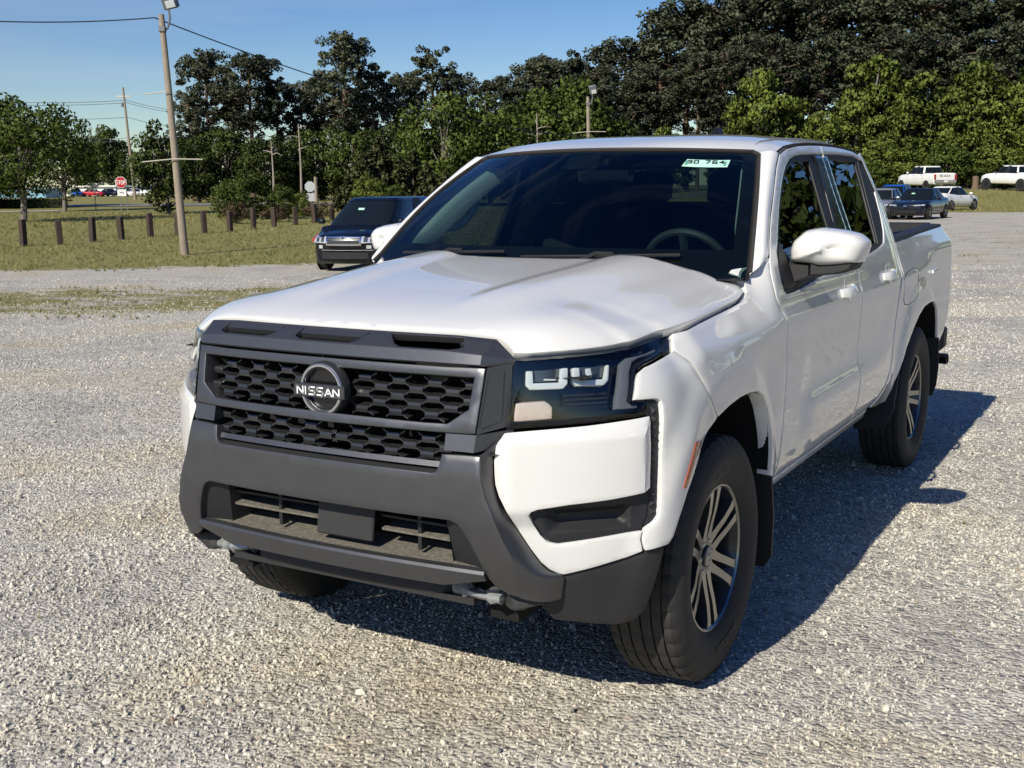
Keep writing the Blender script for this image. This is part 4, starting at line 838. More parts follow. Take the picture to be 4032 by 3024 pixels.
def seat(x, y, w, name='seat', hr=True):
    s = empty(name); s.parent = truck
    b = MB(); b.box((x, y - .02, .80), (w, .52, .18), bev=.05); b.build('seat_cushion', seat_cloth, s, 50)
    b = MB(); b.box((x, y + .28, 1.16), (w, .14, .66), rot=Matrix.Rotation(R(-14), 3, 'X'), bev=.05); b.build('seat_back', seat_cloth, s, 50)
    for hx in ([x] if w < .7 else [x - .4, x + .4]):
        b = MB(); b.box((hx, y + .38, 1.555), (.26, .10, .18), rot=Matrix.Rotation(R(-10), 3, 'X'), bev=.04); b.build('headrest', seat_cloth, s, 50)
        b = MB(); [b.tube([(hx + d, y + .36, 1.42), (hx + d, y + .38, 1.52)], .008, 6) for d in (-.06, .06)]; b.build('headrest_post', steel, s)
seat(.37, 1.22, .50); seat(-.37, 1.22, .50); seat(0, 2.05, 1.30, 'rear_seat')
mb = MB(); mb.box((0, 1.75, .66), (1.56, 2.2, .06)); mb.box((0, 1.2, .80), (.28, .9, .30), bev=.04); mb.build('cabin_floor', seat_cloth, truck)
mb = MB(); mb.loft([[(x, y, min(roof_z(x, max(y, 1.12)), 1.78) - .05 - .02 * abs(x)) for x in np.linspace(-.62, .62, 9)] for y in np.linspace(1.02, 2.50, 9)], cap=False, closed=False); mb.build('headliner', pmat('headliner cloth', (.10, .11, .11), .9), truck, 40, False)
for sx in (1, -1):
    mb = MB(); rg = []
    for t in np.linspace(.0, 1, 12):
        w = ws(sx * .945, .02 + .93 * t, -.03); e = np.array([sx * -.055 * min(1, .35 + t * 2), .07, -.02]); rg.append([tuple(w + np.array([sx * .035, .02, 0])), tuple(w + .25 * e), tuple(w + e * .7 + np.array([0, 0, .006])), tuple(w + e * 1.1 + np.array([sx * .01, .03, -.02]))])
    mb.loft(rg, cap=False, closed=False); mb.build('inner_pillar_trim', trim_light, truck, 50, True)
    mb = MB(); mb.loft([[(sx * (sk((y, z))[0] - .05), y, z) for y in (1.60, 1.70, 1.84, 1.92)] for z in np.linspace(1.0, 1.66, 6)], cap=False, closed=False); mb.build('middle_pillar_trim', trim_light, truck, 50)
    mb = MB(); mb.loft([[(sx * (sk((y, z))[0] - .07), y, z) for y in np.linspace(.70, 2.45, 5)] for z in (.70, 1.0, 1.19)], cap=False, closed=False); mb.build('door_inner_panel', dash_plastic, truck, 50)
hp = [(-.715, .955, 1.525), (-.665, .965, 1.535), (-.640, 1.02, 1.520), (-.632, .99, 1.470), (-.648, .90, 1.405), (-.69, .84, 1.395), (-.745, .83, 1.415)]
for sx in (1,):
    mb = MB(); mb.tube(smooth_path(hp, 5), .017, 8); mb.build('grab_handle', trim_light, truck, 50)
mb = MB(); mb.box((0.02, .98, 1.615), (.25, .035, .075), rot=Matrix.Rotation(R(12), 3, 'X'), bev=.014); mb.build('rear_view_mirror', gloss_black, truck, 40)
mb = MB(); mb.box((0, .93, 1.665), (.14, .08, .05), bev=.012); mb.build('camera_housing', gloss_black, truck, 40)
# ------------------------------------------------------------------ land: gravel lot, lawn, road
FX, FY, RX, RY = -.49760, .86740, .86740, .49760        # the lot's long axis and the axis across it
CX, CY = 2.076, -3.383
def lot(d, s): return (CX + FX * d + RX * s, CY + FY * d + RY * s)
def lot_ds(x, y): return (np.asarray(x) - CX) * FX + (np.asarray(y) - CY) * FY, (np.asarray(x) - CX) * RX + (np.asarray(y) - CY) * RY
def ground_z(x, y):
    d, s = lot_ds(x, y); sp = np.log1p(np.exp(np.clip(s / 4, -30, 30))) * 4
    g = -.47 + .004 * np.clip(s, -60, 0) + .32 * _sm(2, 20, s) + 1.12 * _sm(77, 98, d) * _sm(4, 22, s)
    g = g + .0105 * np.clip(d - 36, 0, 75) * _sm(16, -8, s)
    return _sm(8.5, 28, d) * g
def gz(x, y): return float(ground_z(np.array([x]), np.array([y]))[0])
def grassiness(x, y):
    d, s = lot_ds(x, y); e = 31 + .22 * np.clip(s + 12, 0, 40)
    g = _sm(e - 4.5, e + 2.6, d) * _sm(14, 6, s)
    g = np.maximum(g, .54 * _sm(13.5, 17, d) * _sm(26.5, 22, d) * _sm(3, -2, s))
    g = np.maximum(g, .34 * _sm(10.5, 12, d) * _sm(15, 13, d) * _sm(2, -2, s))
    g = np.maximum(g, .30 * _sm(4.0, 5, d) * _sm(9, 7, d) * _sm(0, -1, s) * 0)
    g = np.maximum(g, .95 * _sm(66, 72, d + (s - 20) * .1) * _sm(6, 10, s)); g = np.maximum(g, .40 * _sm(22, 30, d) * _sm(52, 40, d) * _sm(6, 9, s))
    return g
dl = np.concatenate([np.arange(-14, 3, 1.0), np.arange(3, 30, .4), np.arange(30, 70, .8), np.arange(70, 140, 2.5), np.geomspace(140, 1500, 24)])
sl = np.concatenate([-np.geomspace(60, 1100, 18)[::-1], np.arange(-58, -20, 1.6), np.arange(-20, 22, .45), np.arange(22, 60, 1.6), np.geomspace(60, 1100, 18)])
DD, SS = np.meshgrid(dl, sl, indexing='ij'); GX, GY = CX + FX * DD + RX * SS, CY + FY * DD + RY * SS; GZ = ground_z(GX, GY)
near = _sm(26, 14, DD) * _sm(0, 2, DD + 12)
hum = np.array([mnoise.noise(Vector((x * .55, y * .55, 3))) * .012 + mnoise.noise(Vector((x * 1.9, y * 1.9, 9))) * .006 for x, y in zip(GX.ravel(), GY.ravel())]).reshape(GX.shape)
GZ = GZ + hum * near - .012
nd, ns = DD.shape; V = np.stack([GX, GY, GZ], -1).reshape(-1, 3)
ii = (np.arange(nd - 1)[:, None] * ns + np.arange(ns - 1)[None]).ravel(); F = np.stack([ii, ii + 1, ii + ns + 1, ii + ns], 1)
gm, n, l, b = nodes('gravel and grass ground')
tc = n.new('ShaderNodeTexCoord'); at = n.new('ShaderNodeAttribute'); at.attribute_name = 'grassiness'
def N(t, **k):
    o = n.new(t)
    for a, v in k.items(): o.inputs[a].default_value = v
    return o
def ramp(src, stops):
    r = n.new('ShaderNodeValToRGB'); e = r.color_ramp.elements
    while len(e) < len(stops): e.new(.5)
    for el, (p, c) in zip(e, stops): el.position = p; el.color = (*c, 1)
    l.new(src, r.inputs['Fac']); return r.outputs['Color']
def mixc(f, a, bb):
    m = n.new('ShaderNodeMix'); m.data_type = 'RGBA'
    for s_, v in (('Factor', f), ('A', a), ('B', bb)):
        if hasattr(v, 'links'): l.new(v, m.inputs[s_])
        else: m.inputs[s_].default_value = v
    return m.outputs['Result']
def math_(op, a, bb=0.0):
    m = n.new('ShaderNodeMath'); m.operation = op
    for i, v in enumerate((a, bb)):
        if hasattr(v, 'links'): l.new(v, m.inputs[i])
        else: m.inputs[i].default_value = v
    return m.outputs[0]
def noise_(sc, det=5, rough=.55, vec=None):
    o = N('ShaderNodeTexNoise', Scale=sc, Detail=det, Roughness=rough); l.new(vec or tc.outputs['Object'], o.inputs['Vector']); return o.outputs['Fac']
vo = N('ShaderNodeTexVoronoi', Scale=58.0); l.new(tc.outputs['Object'], vo.inputs['Vector'])
vo2 = N('ShaderNodeTexVoronoi', Scale=21.0); l.new(tc.outputs['Object'], vo2.inputs['Vector'])
def sep(c):
    o = n.new('ShaderNodeSeparateColor'); l.new(c, o.inputs[0]); return o.outputs[0]
stone = ramp(sep(vo.outputs['Color']), [(0, (.10, .10, .10)), (.10, (.26, .25, .23)), (.40, (.50, .48, .43)), (.75, (.64, .62, .555)), (1, (.76, .74, .67))])
stone2 = ramp(sep(vo2.outputs['Color']), [(0, (.26, .25, .23)), (.3, (.45, .43, .385)), (.8, (.60, .58, .52)), (1, (.72, .70, .63))])
grav = mixc(.45, stone, stone2)
dust = ramp(noise_(.5, 5, .65), [(.34, (.74, .73, .74)), (.5, (1, .99, .96)), (.70, (.93, .84, .68))])
mm = n.new('ShaderNodeMix'); mm.data_type = 'RGBA'; mm.blend_type = 'MULTIPLY'; mm.inputs['Factor'].default_value = 1; l.new(grav, mm.inputs['A']); l.new(dust, mm.inputs['B']); grav = mixc(.16, mm.outputs['Result'], (.12, .115, .10, 1))
grass = mixc(noise_(.16, 5, .65), ramp(noise_(14, 8, .8), [(.25, (.075, .090, .018)), (.5, (.165, .165, .045)), (.75, (.28, .25, .095))]), ramp(noise_(9, 8, .8), [(.3, (.15, .145, .045)), (.55, (.28, .245, .10)), (.8, (.42, .36, .19))]))
msk = n.new('ShaderNodeMapRange'); msk.interpolation_type = 'SMOOTHSTEP'; msk.inputs['From Min'].default_value = .43; msk.inputs['From Max'].default_value = .60
mpn = N('ShaderNodeMapping'); mpn.inputs['Rotation'].default_value = (0, 0, -.5208); mpn.inputs['Scale'].default_value = (.6, 1.0, 1); l.new(tc.outputs['Object'], mpn.inputs['Vector'])
l.new(math_('ADD', at.outputs['Fac'], math_('MULTIPLY', math_('SUBTRACT', noise_(1.1, 7, .7, mpn.outputs['Vector']), .5), .95)), msk.inputs['Value'])
l.new(mixc(msk.outputs[0], grav, grass), b.inputs['Base Color']); b.inputs['Roughness'].default_value = .92; b.inputs['Specular IOR Level'].default_value = .2
bp = N('ShaderNodeBump', Strength=.9, Distance=.012); l.new(math_('ADD', math_('MULTIPLY', vo.outputs['Distance'], -1.0), math_('ADD', math_('MULTIPLY', vo2.outputs['Distance'], -1.0), noise_(30, 6, .7))), bp.inputs['Height']); l.new(bp.outputs['Normal'], b.inputs['Normal'])
g = mesh('ground', V, F, gm, None, 0); g.data.polygons.foreach_set('use_smooth', [True] * len(g.data.polygons)); tag(g, kind='structure')
a = g.data.attributes.new('grassiness', 'FLOAT', 'POINT'); a.data.foreach_set('value', grassiness(GX, GY).ravel().astype(np.float32))
def ribbon(name, pts, w, m, lift, step=2.0):
    P = []
    for i in range(len(pts) - 1):
        p, q = np.array(pts[i], float), np.array(pts[i + 1], float); k = max(1, int(np.hypot(*(q - p)) / step)); P += [p + (q - p) * j / k for j in range(k)]
    P.append(np.array(pts[-1], float)); V = []; F = []
    for i, p in enumerate(P):
        t = P[min(i + 1, len(P) - 1)] - P[max(i - 1, 0)]; t /= np.hypot(*t); nn = np.array([-t[1], t[0]])
        for k in (-w / 2, 0, w / 2): q = p + nn * k; V.append((q[0], q[1], gz(*q) + lift))
    for i in range(len(P) - 1):
        for k in range(2): F.append((i * 3 + k, i * 3 + k + 1, i * 3 + k + 4, i * 3 + k + 3))
    return tag(mesh(name, V, F, m, None, 0), kind='structure')
asphalt = pmat('worn asphalt', (.16, .16, .155), .9, noise=.25, nscale=1.5, bump=.3, bscale=60)
concrete_m = pmat('pale concrete', (.42, .40, .36), .9, noise=.2, nscale=2)
ribbon('road', [lot(104, -140), lot(104, -40), lot(99, -8), lot(104, 18), lot(112, 40), lot(122, 90)], 8, asphalt, .03)
ribbon('pavement', [lot(86, -90), lot(87, -34)], 2.0, concrete_m, .03)
# ---- loose stones, scattered (nobody could count them)
def instancer(name, pts, scl, rots, protos, mat_label=None):
    me = bpy.data.meshes.new(name); me.vertices.add(len(pts)); me.vertices.foreach_set('co', np.asarray(pts, np.float32).ravel())
    for nm, tp, v in (('inst_scale', 'FLOAT', scl), ('inst_rot', 'FLOAT_VECTOR', rots), ('inst_pick', 'INT', rng.integers(0, len(protos), len(pts)))):
        at_ = me.attributes.new(nm, tp, 'POINT'); at_.data.foreach_set('vector' if tp == 'FLOAT_VECTOR' else 'value', np.ascontiguousarray(v, dtype=np.int32 if tp == 'INT' else np.float32).ravel())
    o = link(name, me); col = bpy.data.collections.new(name + '_shapes')
    for p in protos: col.objects.link(p)
    ng = bpy.data.node_groups.new(name, 'GeometryNodeTree'); ng.interface.new_socket('Geometry', in_out='INPUT', socket_type='NodeSocketGeometry'); ng.interface.new_socket('Geometry', in_out='OUTPUT', socket_type='NodeSocketGeometry')
    gi, go = ng.nodes.new('NodeGroupInput'), ng.nodes.new('NodeGroupOutput'); ip = ng.nodes.new('GeometryNodeInstanceOnPoints'); ci = ng.nodes.new('GeometryNodeCollectionInfo')
    ci.inputs['Collection'].default_value = col; ci.inputs['Separate Children'].default_value = True; ci.inputs['Reset Children'].default_value = True
    ip.inputs['Pick Instance'].default_value = True
    def attr(nm, tp):
        q = ng.nodes.new('GeometryNodeInputNamedAttribute'); q.data_type = tp; q.inputs['Name'].default_value = nm; return q.outputs['Attribute']
    L = ng.links.new; L(gi.outputs[0], ip.inputs['Points']); L(ci.outputs[0], ip.inputs['Instance']); L(attr('inst_scale', 'FLOAT'), ip.inputs['Scale']); L(attr('inst_rot', 'FLOAT_VECTOR'), ip.inputs['Rotation']); L(attr('inst_pick', 'INT'), ip.inputs['Instance Index']); L(ip.outputs[0], go.inputs[0])
    md = o.modifiers.new('scatter', 'NODES'); md.node_group = ng; return o
sm_, n, l, b = nodes('loose gravel stone')
oi = n.new('ShaderNodeObjectInfo'); tc = n.new('ShaderNodeTexCoord')
gpos = n.new('ShaderNodeNewGeometry')
cst = ramp(oi.outputs['Random'], [(0, (.065, .070, .075)), (.10, (.16, .16, .16)), (.16, (.34, .365, .33)), (.5, (.57, .55, .495)), (.8, (.69, .67, .605)), (.965, (.80, .78, .71)), (.985, (.30, .24, .16)), (1, (.20, .085, .06))])
big_ = ramp(noise_(.5, 5, .65, gpos.outputs['Position']), [(.34, (.74, .73, .74)), (.5, (1, .99, .96)), (.70, (.95, .87, .72))])
mm = n.new('ShaderNodeMix'); mm.data_type = 'RGBA'; mm.blend_type = 'MULTIPLY'; mm.inputs['Factor'].default_value = 1; l.new(mixc(noise_(60, 4), cst, mixc(.75, cst, (.54, .51, .45, 1))), mm.inputs['A']); l.new(big_, mm.inputs['B']); l.new(mm.outputs['Result'], b.inputs['Base Color']); b.inputs['Roughness'].default_value = .9; b.inputs['Specular IOR Level'].default_value = .25
protos = []
for k in range(6):
    bm = bmesh.new(); bmesh.ops.create_icosphere(bm, subdivisions=1, radius=.5); sc = (1, random.uniform(.6, .95), random.uniform(.45, .75))
    for v in bm.verts:
        q = 1 + .32 * mnoise.noise(v.co * 1.7 + Vector((k * 7, 0, 0))) + random.uniform(-.10, .10); v.co = Vector((v.co.x * sc[0] * q, v.co.y * sc[1] * q, v.co.z * sc[2] * q))
    me = bpy.data.meshes.new('stone_shape'); bm.to_mesh(me); bm.free(); me.materials.append(sm_); protos.append(bpy.data.objects.new('stone_shape', me))
def scatter_ds(d0, d1, dens, halfw):
    n_ = int(dens * sum((halfw(d) * 2) * .1 for d in np.arange(d0, d1, .1))); d = rng.uniform(d0, d1, n_ * 2); w = np.array([halfw(q) for q in (d0, d1)]).max(); s = rng.uniform(-w, w, n_ * 2)
    k = np.abs(s) < (halfw(d0) + (halfw(d1) - halfw(d0)) * (d - d0) / (d1 - d0)); return d[k][:n_], s[k][:n_]
hw = lambda d: .50 * d + .35
ds_ = [scatter_ds(2.2, 4.2, 6500, hw), scatter_ds(4.2, 6.5, 5000, hw), scatter_ds(6.5, 10, 2500, hw), scatter_ds(10, 17, 800, hw), scatter_ds(17, 27, 110, hw)]
sz_ = [(.0055, .019), (.006, .020), (.008, .023), (.011, .03), (.016, .045)]
d = np.concatenate([q[0] for q in ds_]); s = np.concatenate([q[1] for q in ds_]); sc = np.concatenate([a + (c - a) * rng.power(.38, len(q[0])) ** 1.5 for q, (a, c) in zip(ds_, sz_)])
X, Y = CX + FX * d + RX * s, CY + FY * d + RY * s
cl = np.array([mnoise.noise(Vector((x * .8, y * .8, 1))) + .5 * mnoise.noise(Vector((x * 2.3, y * 2.3, 5))) for x, y in zip(X, Y)])
gr_ = grassiness(X, Y); keep = (rng.random(len(d)) < np.clip(.80 + cl * .7, .25, 1)) & (rng.random(len(d)) > gr_ * .9)
heap = np.exp(-(((d - 3.35) / .55) ** 2)) * _sm(-.2, -1.3, s) + .7 * np.exp(-(((d - 4.6 - (s + 1.9) * .8) / .35) ** 2)) * _sm(-.9, -1.5, s)
sc = sc * (1 + .75 * heap * rng.random(len(d))) * (1 + .2 * cl); 
from mathutils.bvhtree import BVHTree
bvh = BVHTree.FromPolygons([tuple(v) for v in V], [tuple(f) for f in F])
X, Y, sc = X[keep], Y[keep], sc[keep]
Z = np.array([(bvh.ray_cast(Vector((x, y, 5)), Vector((0, 0, -1)))[0] or Vector((0, 0, 0))).z for x, y in zip(X, Y)])
big = rng.random(len(X)) < .0025; sc = np.where(big & (Y < 6), rng.uniform(.024, .042, len(X)), sc)
st = instancer('loose_gravel', np.stack([X, Y, Z + sc * rng.uniform(-.05, .22, len(X))], 1), sc, rng.uniform(0, 6.28, (len(X), 3)), protos); tag(st, 'pale crushed gravel stones scattered all over the lot', kind='stuff')
# ---- grass tufts on the lawn and weeds between the stones
blade, n, l, b = nodes('grass blades'); oi = n.new('ShaderNodeObjectInfo')
l.new(ramp(oi.outputs['Random'], [(0, (.07, .09, .018)), (.4, (.14, .155, .04)), (.7, (.26, .24, .085)), (1, (.40, .34, .17))]), b.inputs['Base Color']); b.inputs['Roughness'].default_value = .8
protos = []
for k in range(4):
    mb = MB()
    for j in range(11):
        a = random.uniform(0, 6.28); r = random.uniform(0, .35); h = random.uniform(.5, 1.1); ln = random.uniform(.1, .5); px, py = r * math.cos(a), r * math.sin(a); w = .045; ca, sa = math.cos(a), math.sin(a)
        mb.add([(px - sa * w, py + ca * w, 0), (px + sa * w, py - ca * w, 0), (px + ca * ln, py + sa * ln, h)], [(0, 1, 2)])
    o = mb.build('tuft_shape', blade, None, 0, False); COL.objects.unlink(o); protos.append(o)
pts = []; scs = []
for (d0, d1, s0, s1, nn, h0, h1) in ((29, 50, -30, 12, 16000, .05, .12), (50, 84, -45, 14, 7000, .08, .2), (14, 26, -13, 3, 3400, .03, .09), (9, 15, -7, 2, 500, .02, .06), (58, 100, 8, 46, 7000, .08, .18), (24, 46, 6, 24, 1500, .03, .09), (3, 9, -4, 3.5, 420, .012, .035)):
    d = rng.uniform(d0, d1, nn); s = rng.uniform(s0, s1, nn); X, Y = CX + FX * d + RX * s, CY + FY * d + RY * s
    q = grassiness(X, Y) + .55 * np.array([mnoise.noise(Vector((x * .5, y * .9, 2))) for x, y in zip(X, Y)]); k = (q > .45) if d0 > 8 else (np.array([mnoise.noise(Vector((x * 1.1, y * 1.1, 7))) for x, y in zip(X, Y)]) > .28)
    Z = ground_z(X, Y) - .012; pts.append(np.stack([X, Y, Z], 1)[k]); scs.append(rng.uniform(h0, h1, nn)[k])
pts = np.concatenate(pts); scs = np.concatenate(scs); rots = np.zeros((len(pts), 3)); rots[:, 2] = rng.uniform(0, 6.28, len(pts))
tag(instancer('grass', pts, scs, rots, protos), 'short dry grass growing over the lawn', kind='stuff')
# ------------------------------------------------------------------ trees
def leaf_mat(name, c0, c1, trans=.3, sc=1.3):
    m, n, l, b = nodes(name); oi = n.new('ShaderNodeObjectInfo'); tc = n.new('ShaderNodeTexCoord'); nz = n.new('ShaderNodeTexNoise'); nz.inputs['Scale'].default_value = sc; nz.inputs['Detail'].default_value = 3; l.new(tc.outputs['Object'], nz.inputs['Vector'])
    mx = n.new('ShaderNodeMix'); mx.data_type = 'RGBA'; mx.inputs['A'].default_value = (*c0, 1); mx.inputs['B'].default_value = (*c1, 1)
    mr = n.new('ShaderNodeMapRange'); mr.inputs['From Min'].default_value = .3; mr.inputs['From Max'].default_value = .7; l.new(nz.outputs['Fac'], mr.inputs['Value']); l.new(mr.outputs[0], mx.inputs['Factor'])
    hs = n.new('ShaderNodeHueSaturation'); l.new(mx.outputs['Result'], hs.inputs['Color'])
    v = n.new('ShaderNodeMapRange'); v.inputs['To Min'].default_value = .75; v.inputs['To Max'].default_value = 1.25; l.new(oi.outputs['Random'], v.inputs['Value']); l.new(v.outputs[0], hs.inputs['Value'])
    l.new(hs.outputs['Color'], b.inputs['Base Color']); b.inputs['Roughness'].default_value = .6; b.inputs['Specular IOR Level'].default_value = .25
    t = n.new('ShaderNodeBsdfTranslucent'); l.new(hs.outputs['Color'], t.inputs['Color']); ms = n.new('ShaderNodeMixShader'); ms.inputs[0].default_value = trans; l.new(b.outputs[0], ms.inputs[1]); l.new(t.outputs[0], ms.inputs[2]); l.new(ms.outputs[0], n['Material Output'].inputs['Surface']); return m
lf_pine = leaf_mat('pine needles', (.066, .080, .046), (.130, .148, .088), .28)
lf_dark = leaf_mat('dark leaves', (.058, .090, .020), (.130, .170, .042), .38)
lf_bright = leaf_mat('bright spring leaves', (.115, .170, .030), (.260, .300, .066), .42)
lf_mid = leaf_mat('mid green leaves', (.064, .104, .020), (.145, .190, .040), .4)
lf_young = leaf_mat('young pine needles', (.060, .075, .025), (.125, .130, .055), .25)
lf_dry = leaf_mat('dry brush', (.10, .065, .035), (.16, .12, .06), .2)
bark_grey = pmat('grey bark', (.17, .15, .125), .9, noise=.35, nscale=4, bump=.8, bscale=20)
bark_pine = pmat('pine bark', (.15, .105, .075), .9, noise=.35, nscale=4, bump=.8, bscale=20)
bark_pale = pmat('pale dead wood', (.30, .26, .22), .9, noise=.2, nscale=4)
LASTN = []
def cards(centres, radii, per, size, flat=.7, up=.3, thin=.55):
    """leaf-sized faces spread through clumps"""
    V = []; F = []; NR = []; C0 = np.mean(np.array(centres), 0)
    for (c, r, k) in zip(centres, radii, per):
        for _ in range(k):
            while True:
                p = np.array([random.uniform(-1, 1) for _ in range(3)]); q = np.linalg.norm(p)
                if q < 1 and q > random.random() * thin: break
            p = np.array(c) + p * np.array(r); nrm = np.array([random.gauss(0, 1), random.gauss(0, 1), random.gauss(0, 1) + up]); nrm /= np.linalg.norm(nrm) + 1e-9
            a = np.cross(nrm, [random.gauss(0, 1), random.gauss(0, 1), random.gauss(0, 1)]); a /= np.linalg.norm(a) + 1e-9; b2 = np.cross(nrm, a); s = size * random.uniform(.6, 1.35); n0 = len(V)
            V += [tuple(p + a * s), tuple(p + b2 * s * .55), tuple(p - a * s * .8), tuple(p - b2 * s * .55)]; F.append((n0, n0 + 1, n0 + 2, n0 + 3))
            w = (p - np.array(c)) / (np.array(r) + 1e-6) * .9 + (p - C0) / (np.linalg.norm(p - C0) + 1e-6) * .45 + np.array([0, 0, .35]); w = w / (np.linalg.norm(w) + 1e-6); w2 = w + nrm * (.45 if nrm @ w > 0 else -.45); NR += [tuple(w2 / np.linalg.norm(w2))] * 4
    LASTN[:] = NR
    return V, F
def shape_deciduous(H, W, n_cl, leaf, base=.28, seed=1, low=False):
    """trunk mesh + crown mesh for a broad-leaved tree"""
    random.seed(seed); cen = []; rad = []; mb = MB(); tr = max(.06, H * .022)
    mb.tube(smooth_path([(0, 0, -.3), (random.uniform(-.03, .03) * H, 0, H * .2), (random.uniform(-.03, .03) * H, random.uniform(-.03, .03) * H, H * .5), (0, 0, H * .82)], 4), list(np.linspace(tr * 1.35, tr * .25, 13)), 8)
    for i in range(n_cl):
        while True:
            x, y, z = random.uniform(-1, 1), random.uniform(-1, 1), random.uniform(-1, 1); q = math.sqrt(x * x + y * y + z * z)
            if .35 < q < 1: break
        zz = base * H + (H * (1 - base)) * (.5 + .5 * z) * .96; k = 1 - .25 * abs(z) ; r = W * .5
        c = (x * r * .86, y * r * .86, zz); cen.append(c); rad.append(tuple(random.uniform(.11, .20) * W * f for f in (1, 1, .62)))
        if i % 2 == 0: mb.tube(smooth_path([(0, 0, H * random.uniform(.18, .4)), (c[0] * .4, c[1] * .4, zz * .72), c], 3), [tr * .42, tr * .36, tr * .3, tr * .26, tr * .2, tr * .14, tr * .08], 5)
    n_l = [int(random.uniform(.8, 1.25) * 130) for _ in range(n_cl)]; V, F = cards(cen, rad, n_l, leaf); return mb, V, F
def shape_pine(H, W, n_cl, leaf, bare=.45, seed=1):
    random.seed(seed); cen = []; rad = []; mb = MB(); tr = H * .013
    bend = random.uniform(-.03, .03) * H; top = (bend, random.uniform(-.02, .02) * H, H * .96)
    mb.tube(smooth_path([(0, 0, -.4), (bend * .2, 0, H * .35), (bend * .7, 0, H * .7), top], 4), list(np.linspace(tr * 1.3, tr * .35, 13)), 8)
    for i in range(n_cl):
        t = random.random() ** .8; z = H * (bare + (1 - bare) * t) * .97; prof = (1 - ((t - .55) / .62) ** 2 * .75) if t > .2 else .55 + t; a = random.uniform(0, 6.28); r = W * .5 * prof * random.uniform(.25, 1)
        c = (bend * z / H + r * math.cos(a), r * math.sin(a), z + random.uniform(-.02, .02) * H); cen.append(c); q = random.uniform(.055, .115) * W; rad.append((q, q, q * .7))
        if i % 2 == 0: mb.tube([(bend * z / H * .9, 0, z - r * .25), c], [tr * .35, tr * .12], 4)
    for i in range(7):
        z = H * random.uniform(bare * .6, bare); a = random.uniform(0, 6.28); r = W * random.uniform(.1, .25); mb.tube([(0, 0, z), (r * math.cos(a), r * math.sin(a), z - .1 * r)], [tr * .25, tr * .08], 4)
    V, F = cards(cen, rad, [int(random.uniform(55, 95)) for _ in cen], leaf, up=.5, thin=.35); return mb, V, F
def shape_young_pine(H, W, seed=1):
    random.seed(seed); mb = MB(); mb.tube([(0, 0, -.2), (0, 0, H)], [H * .02, H * .004], 6); cen = []; rad = []
    for i in range(46):
        t = random.random(); z = H * (.08 + .9 * t); r = W * .5 * (1 - t) ** .7 * random.uniform(.4, 1); a = random.uniform(0, 6.28); cen.append((r * math.cos(a), r * math.sin(a), z)); rad.append((.07 * W, .07 * W, .085 * H))
    V, F = cards(cen, rad, [80] * 46, .075 * H ** .5, up=0); return mb, V, F
TSHAPES = {}
def tshape(key, fn, bark, leaf):
    mb, V, F = fn(); random.seed(hash(key) % 999 if False else len(TSHAPES) + 3)
    t = mb.build('trunk', bark, None, 40, False); COL.objects.unlink(t)
    me = bpy.data.meshes.new('crown'); me.from_pydata(V, [], F); me.materials.append(leaf); me.polygons.foreach_set('use_smooth', [True] * len(F)); me.update(); me.normals_split_custom_set_from_vertices(list(LASTN)); TSHAPES[key] = (t.data, me)
for k in range(3):
    tshape('pine%d' % k, lambda k=k: shape_pine(20, 7.5 + k, 120 + 14 * k, .21, (.34, .42, .50)[k], 20 + k), bark_pine, lf_pine)
    tshape('bright%d' % k, lambda k=k: shape_deciduous(12, 8.0, 58, .26, (.08, .12, .05)[k], 40 + k), bark_grey, lf_bright)
    tshape('round%d' % k, lambda k=k: shape_deciduous(9, 8.6, 64, .19, .08, 50 + k), bark_grey, lf_mid)
    tshape('dark%d' % k, lambda k=k: shape_deciduous(10, 8.4, 60, .22, .06, 60 + k), bark_grey, lf_dark)
tshape('yard0', lambda: shape_deciduous(6.6, 6.8, 54, .11, .20, 71), bark_grey, lf_mid); tshape('yard1', lambda: shape_deciduous(6.2, 6.0, 50, .11, .16, 73), bark_grey, lf_mid)
tshape('young0', lambda: shape_young_pine(4.2, 2.8, 81), bark_pine, lf_young)
for k in range(2):
    tshape('bush%d' % k, lambda k=k: shape_deciduous(3.2, 3.8, 40, .10, .02, 90 + k), bark_grey, (lf_mid, lf_bright)[k])
tshape('brush0', lambda: shape_deciduous(1.6, 2.6, 22, .06, .0, 95), bark_grey, lf_dry)
def tree(key, d, s, h, wf, name, label, cat='tree', group=None, rz=None):
    """h: height in metres, wf: width factor against the shape's own proportions"""
    x, y = lot(d, s); tm, cm = TSHAPES[key]; H0 = {'pine': 20, 'brig': 12, 'roun': 9, 'dark': 10, 'youn': 4.2, 'bush': 3.2, 'brus': 1.6}.get(key[:4], 6.6 if key == 'yard0' else 6.2)
    k = h / H0; o = thing(name, label, cat, (x, y, gz(x, y) - .05), random.uniform(0, 6.28) if rz is None else rz, group); o.scale = (k * wf, k * wf, k)
    o.rotation_euler.y = -.03; link('trunk', tm, o); link('crown', cm, o); return o
def PX(p, d): return (p * 1.822784 - 2016) / 4499.8 * d       # lateral offset of a bearing read off the picture
random.seed(5)
tree('yard0', 66, PX(60, 66), 7.3, 1.0, 'shade_tree', 'small forked shade tree on the lawn behind the left end of the posts')
tree('dark0', 96, PX(-8, 96), 10.2, .9, 'oak_tree', 'dark round tree rising behind the forked shade tree at the picture edge')
tree('yard1', 86, PX(150, 86), 7.2, .85, 'maple_tree', 'airy green tree between the forked shade tree and the stop sign')
tree('dark1', 78, PX(372, 78), 6.4, .85, 'broadleaf_tree', 'dense green tree directly behind the nearer light pole')
for p, tp, w in ((238, 300, 1.0), (205, 335, .9), (285, 345, .9)): tree('dark2', 275, PX(p, 275), (450 - tp) * .000405 * 275, w * .9, 'distant_tree', 'dark tree rising beyond the low white building', group='dark trees beyond the low building')
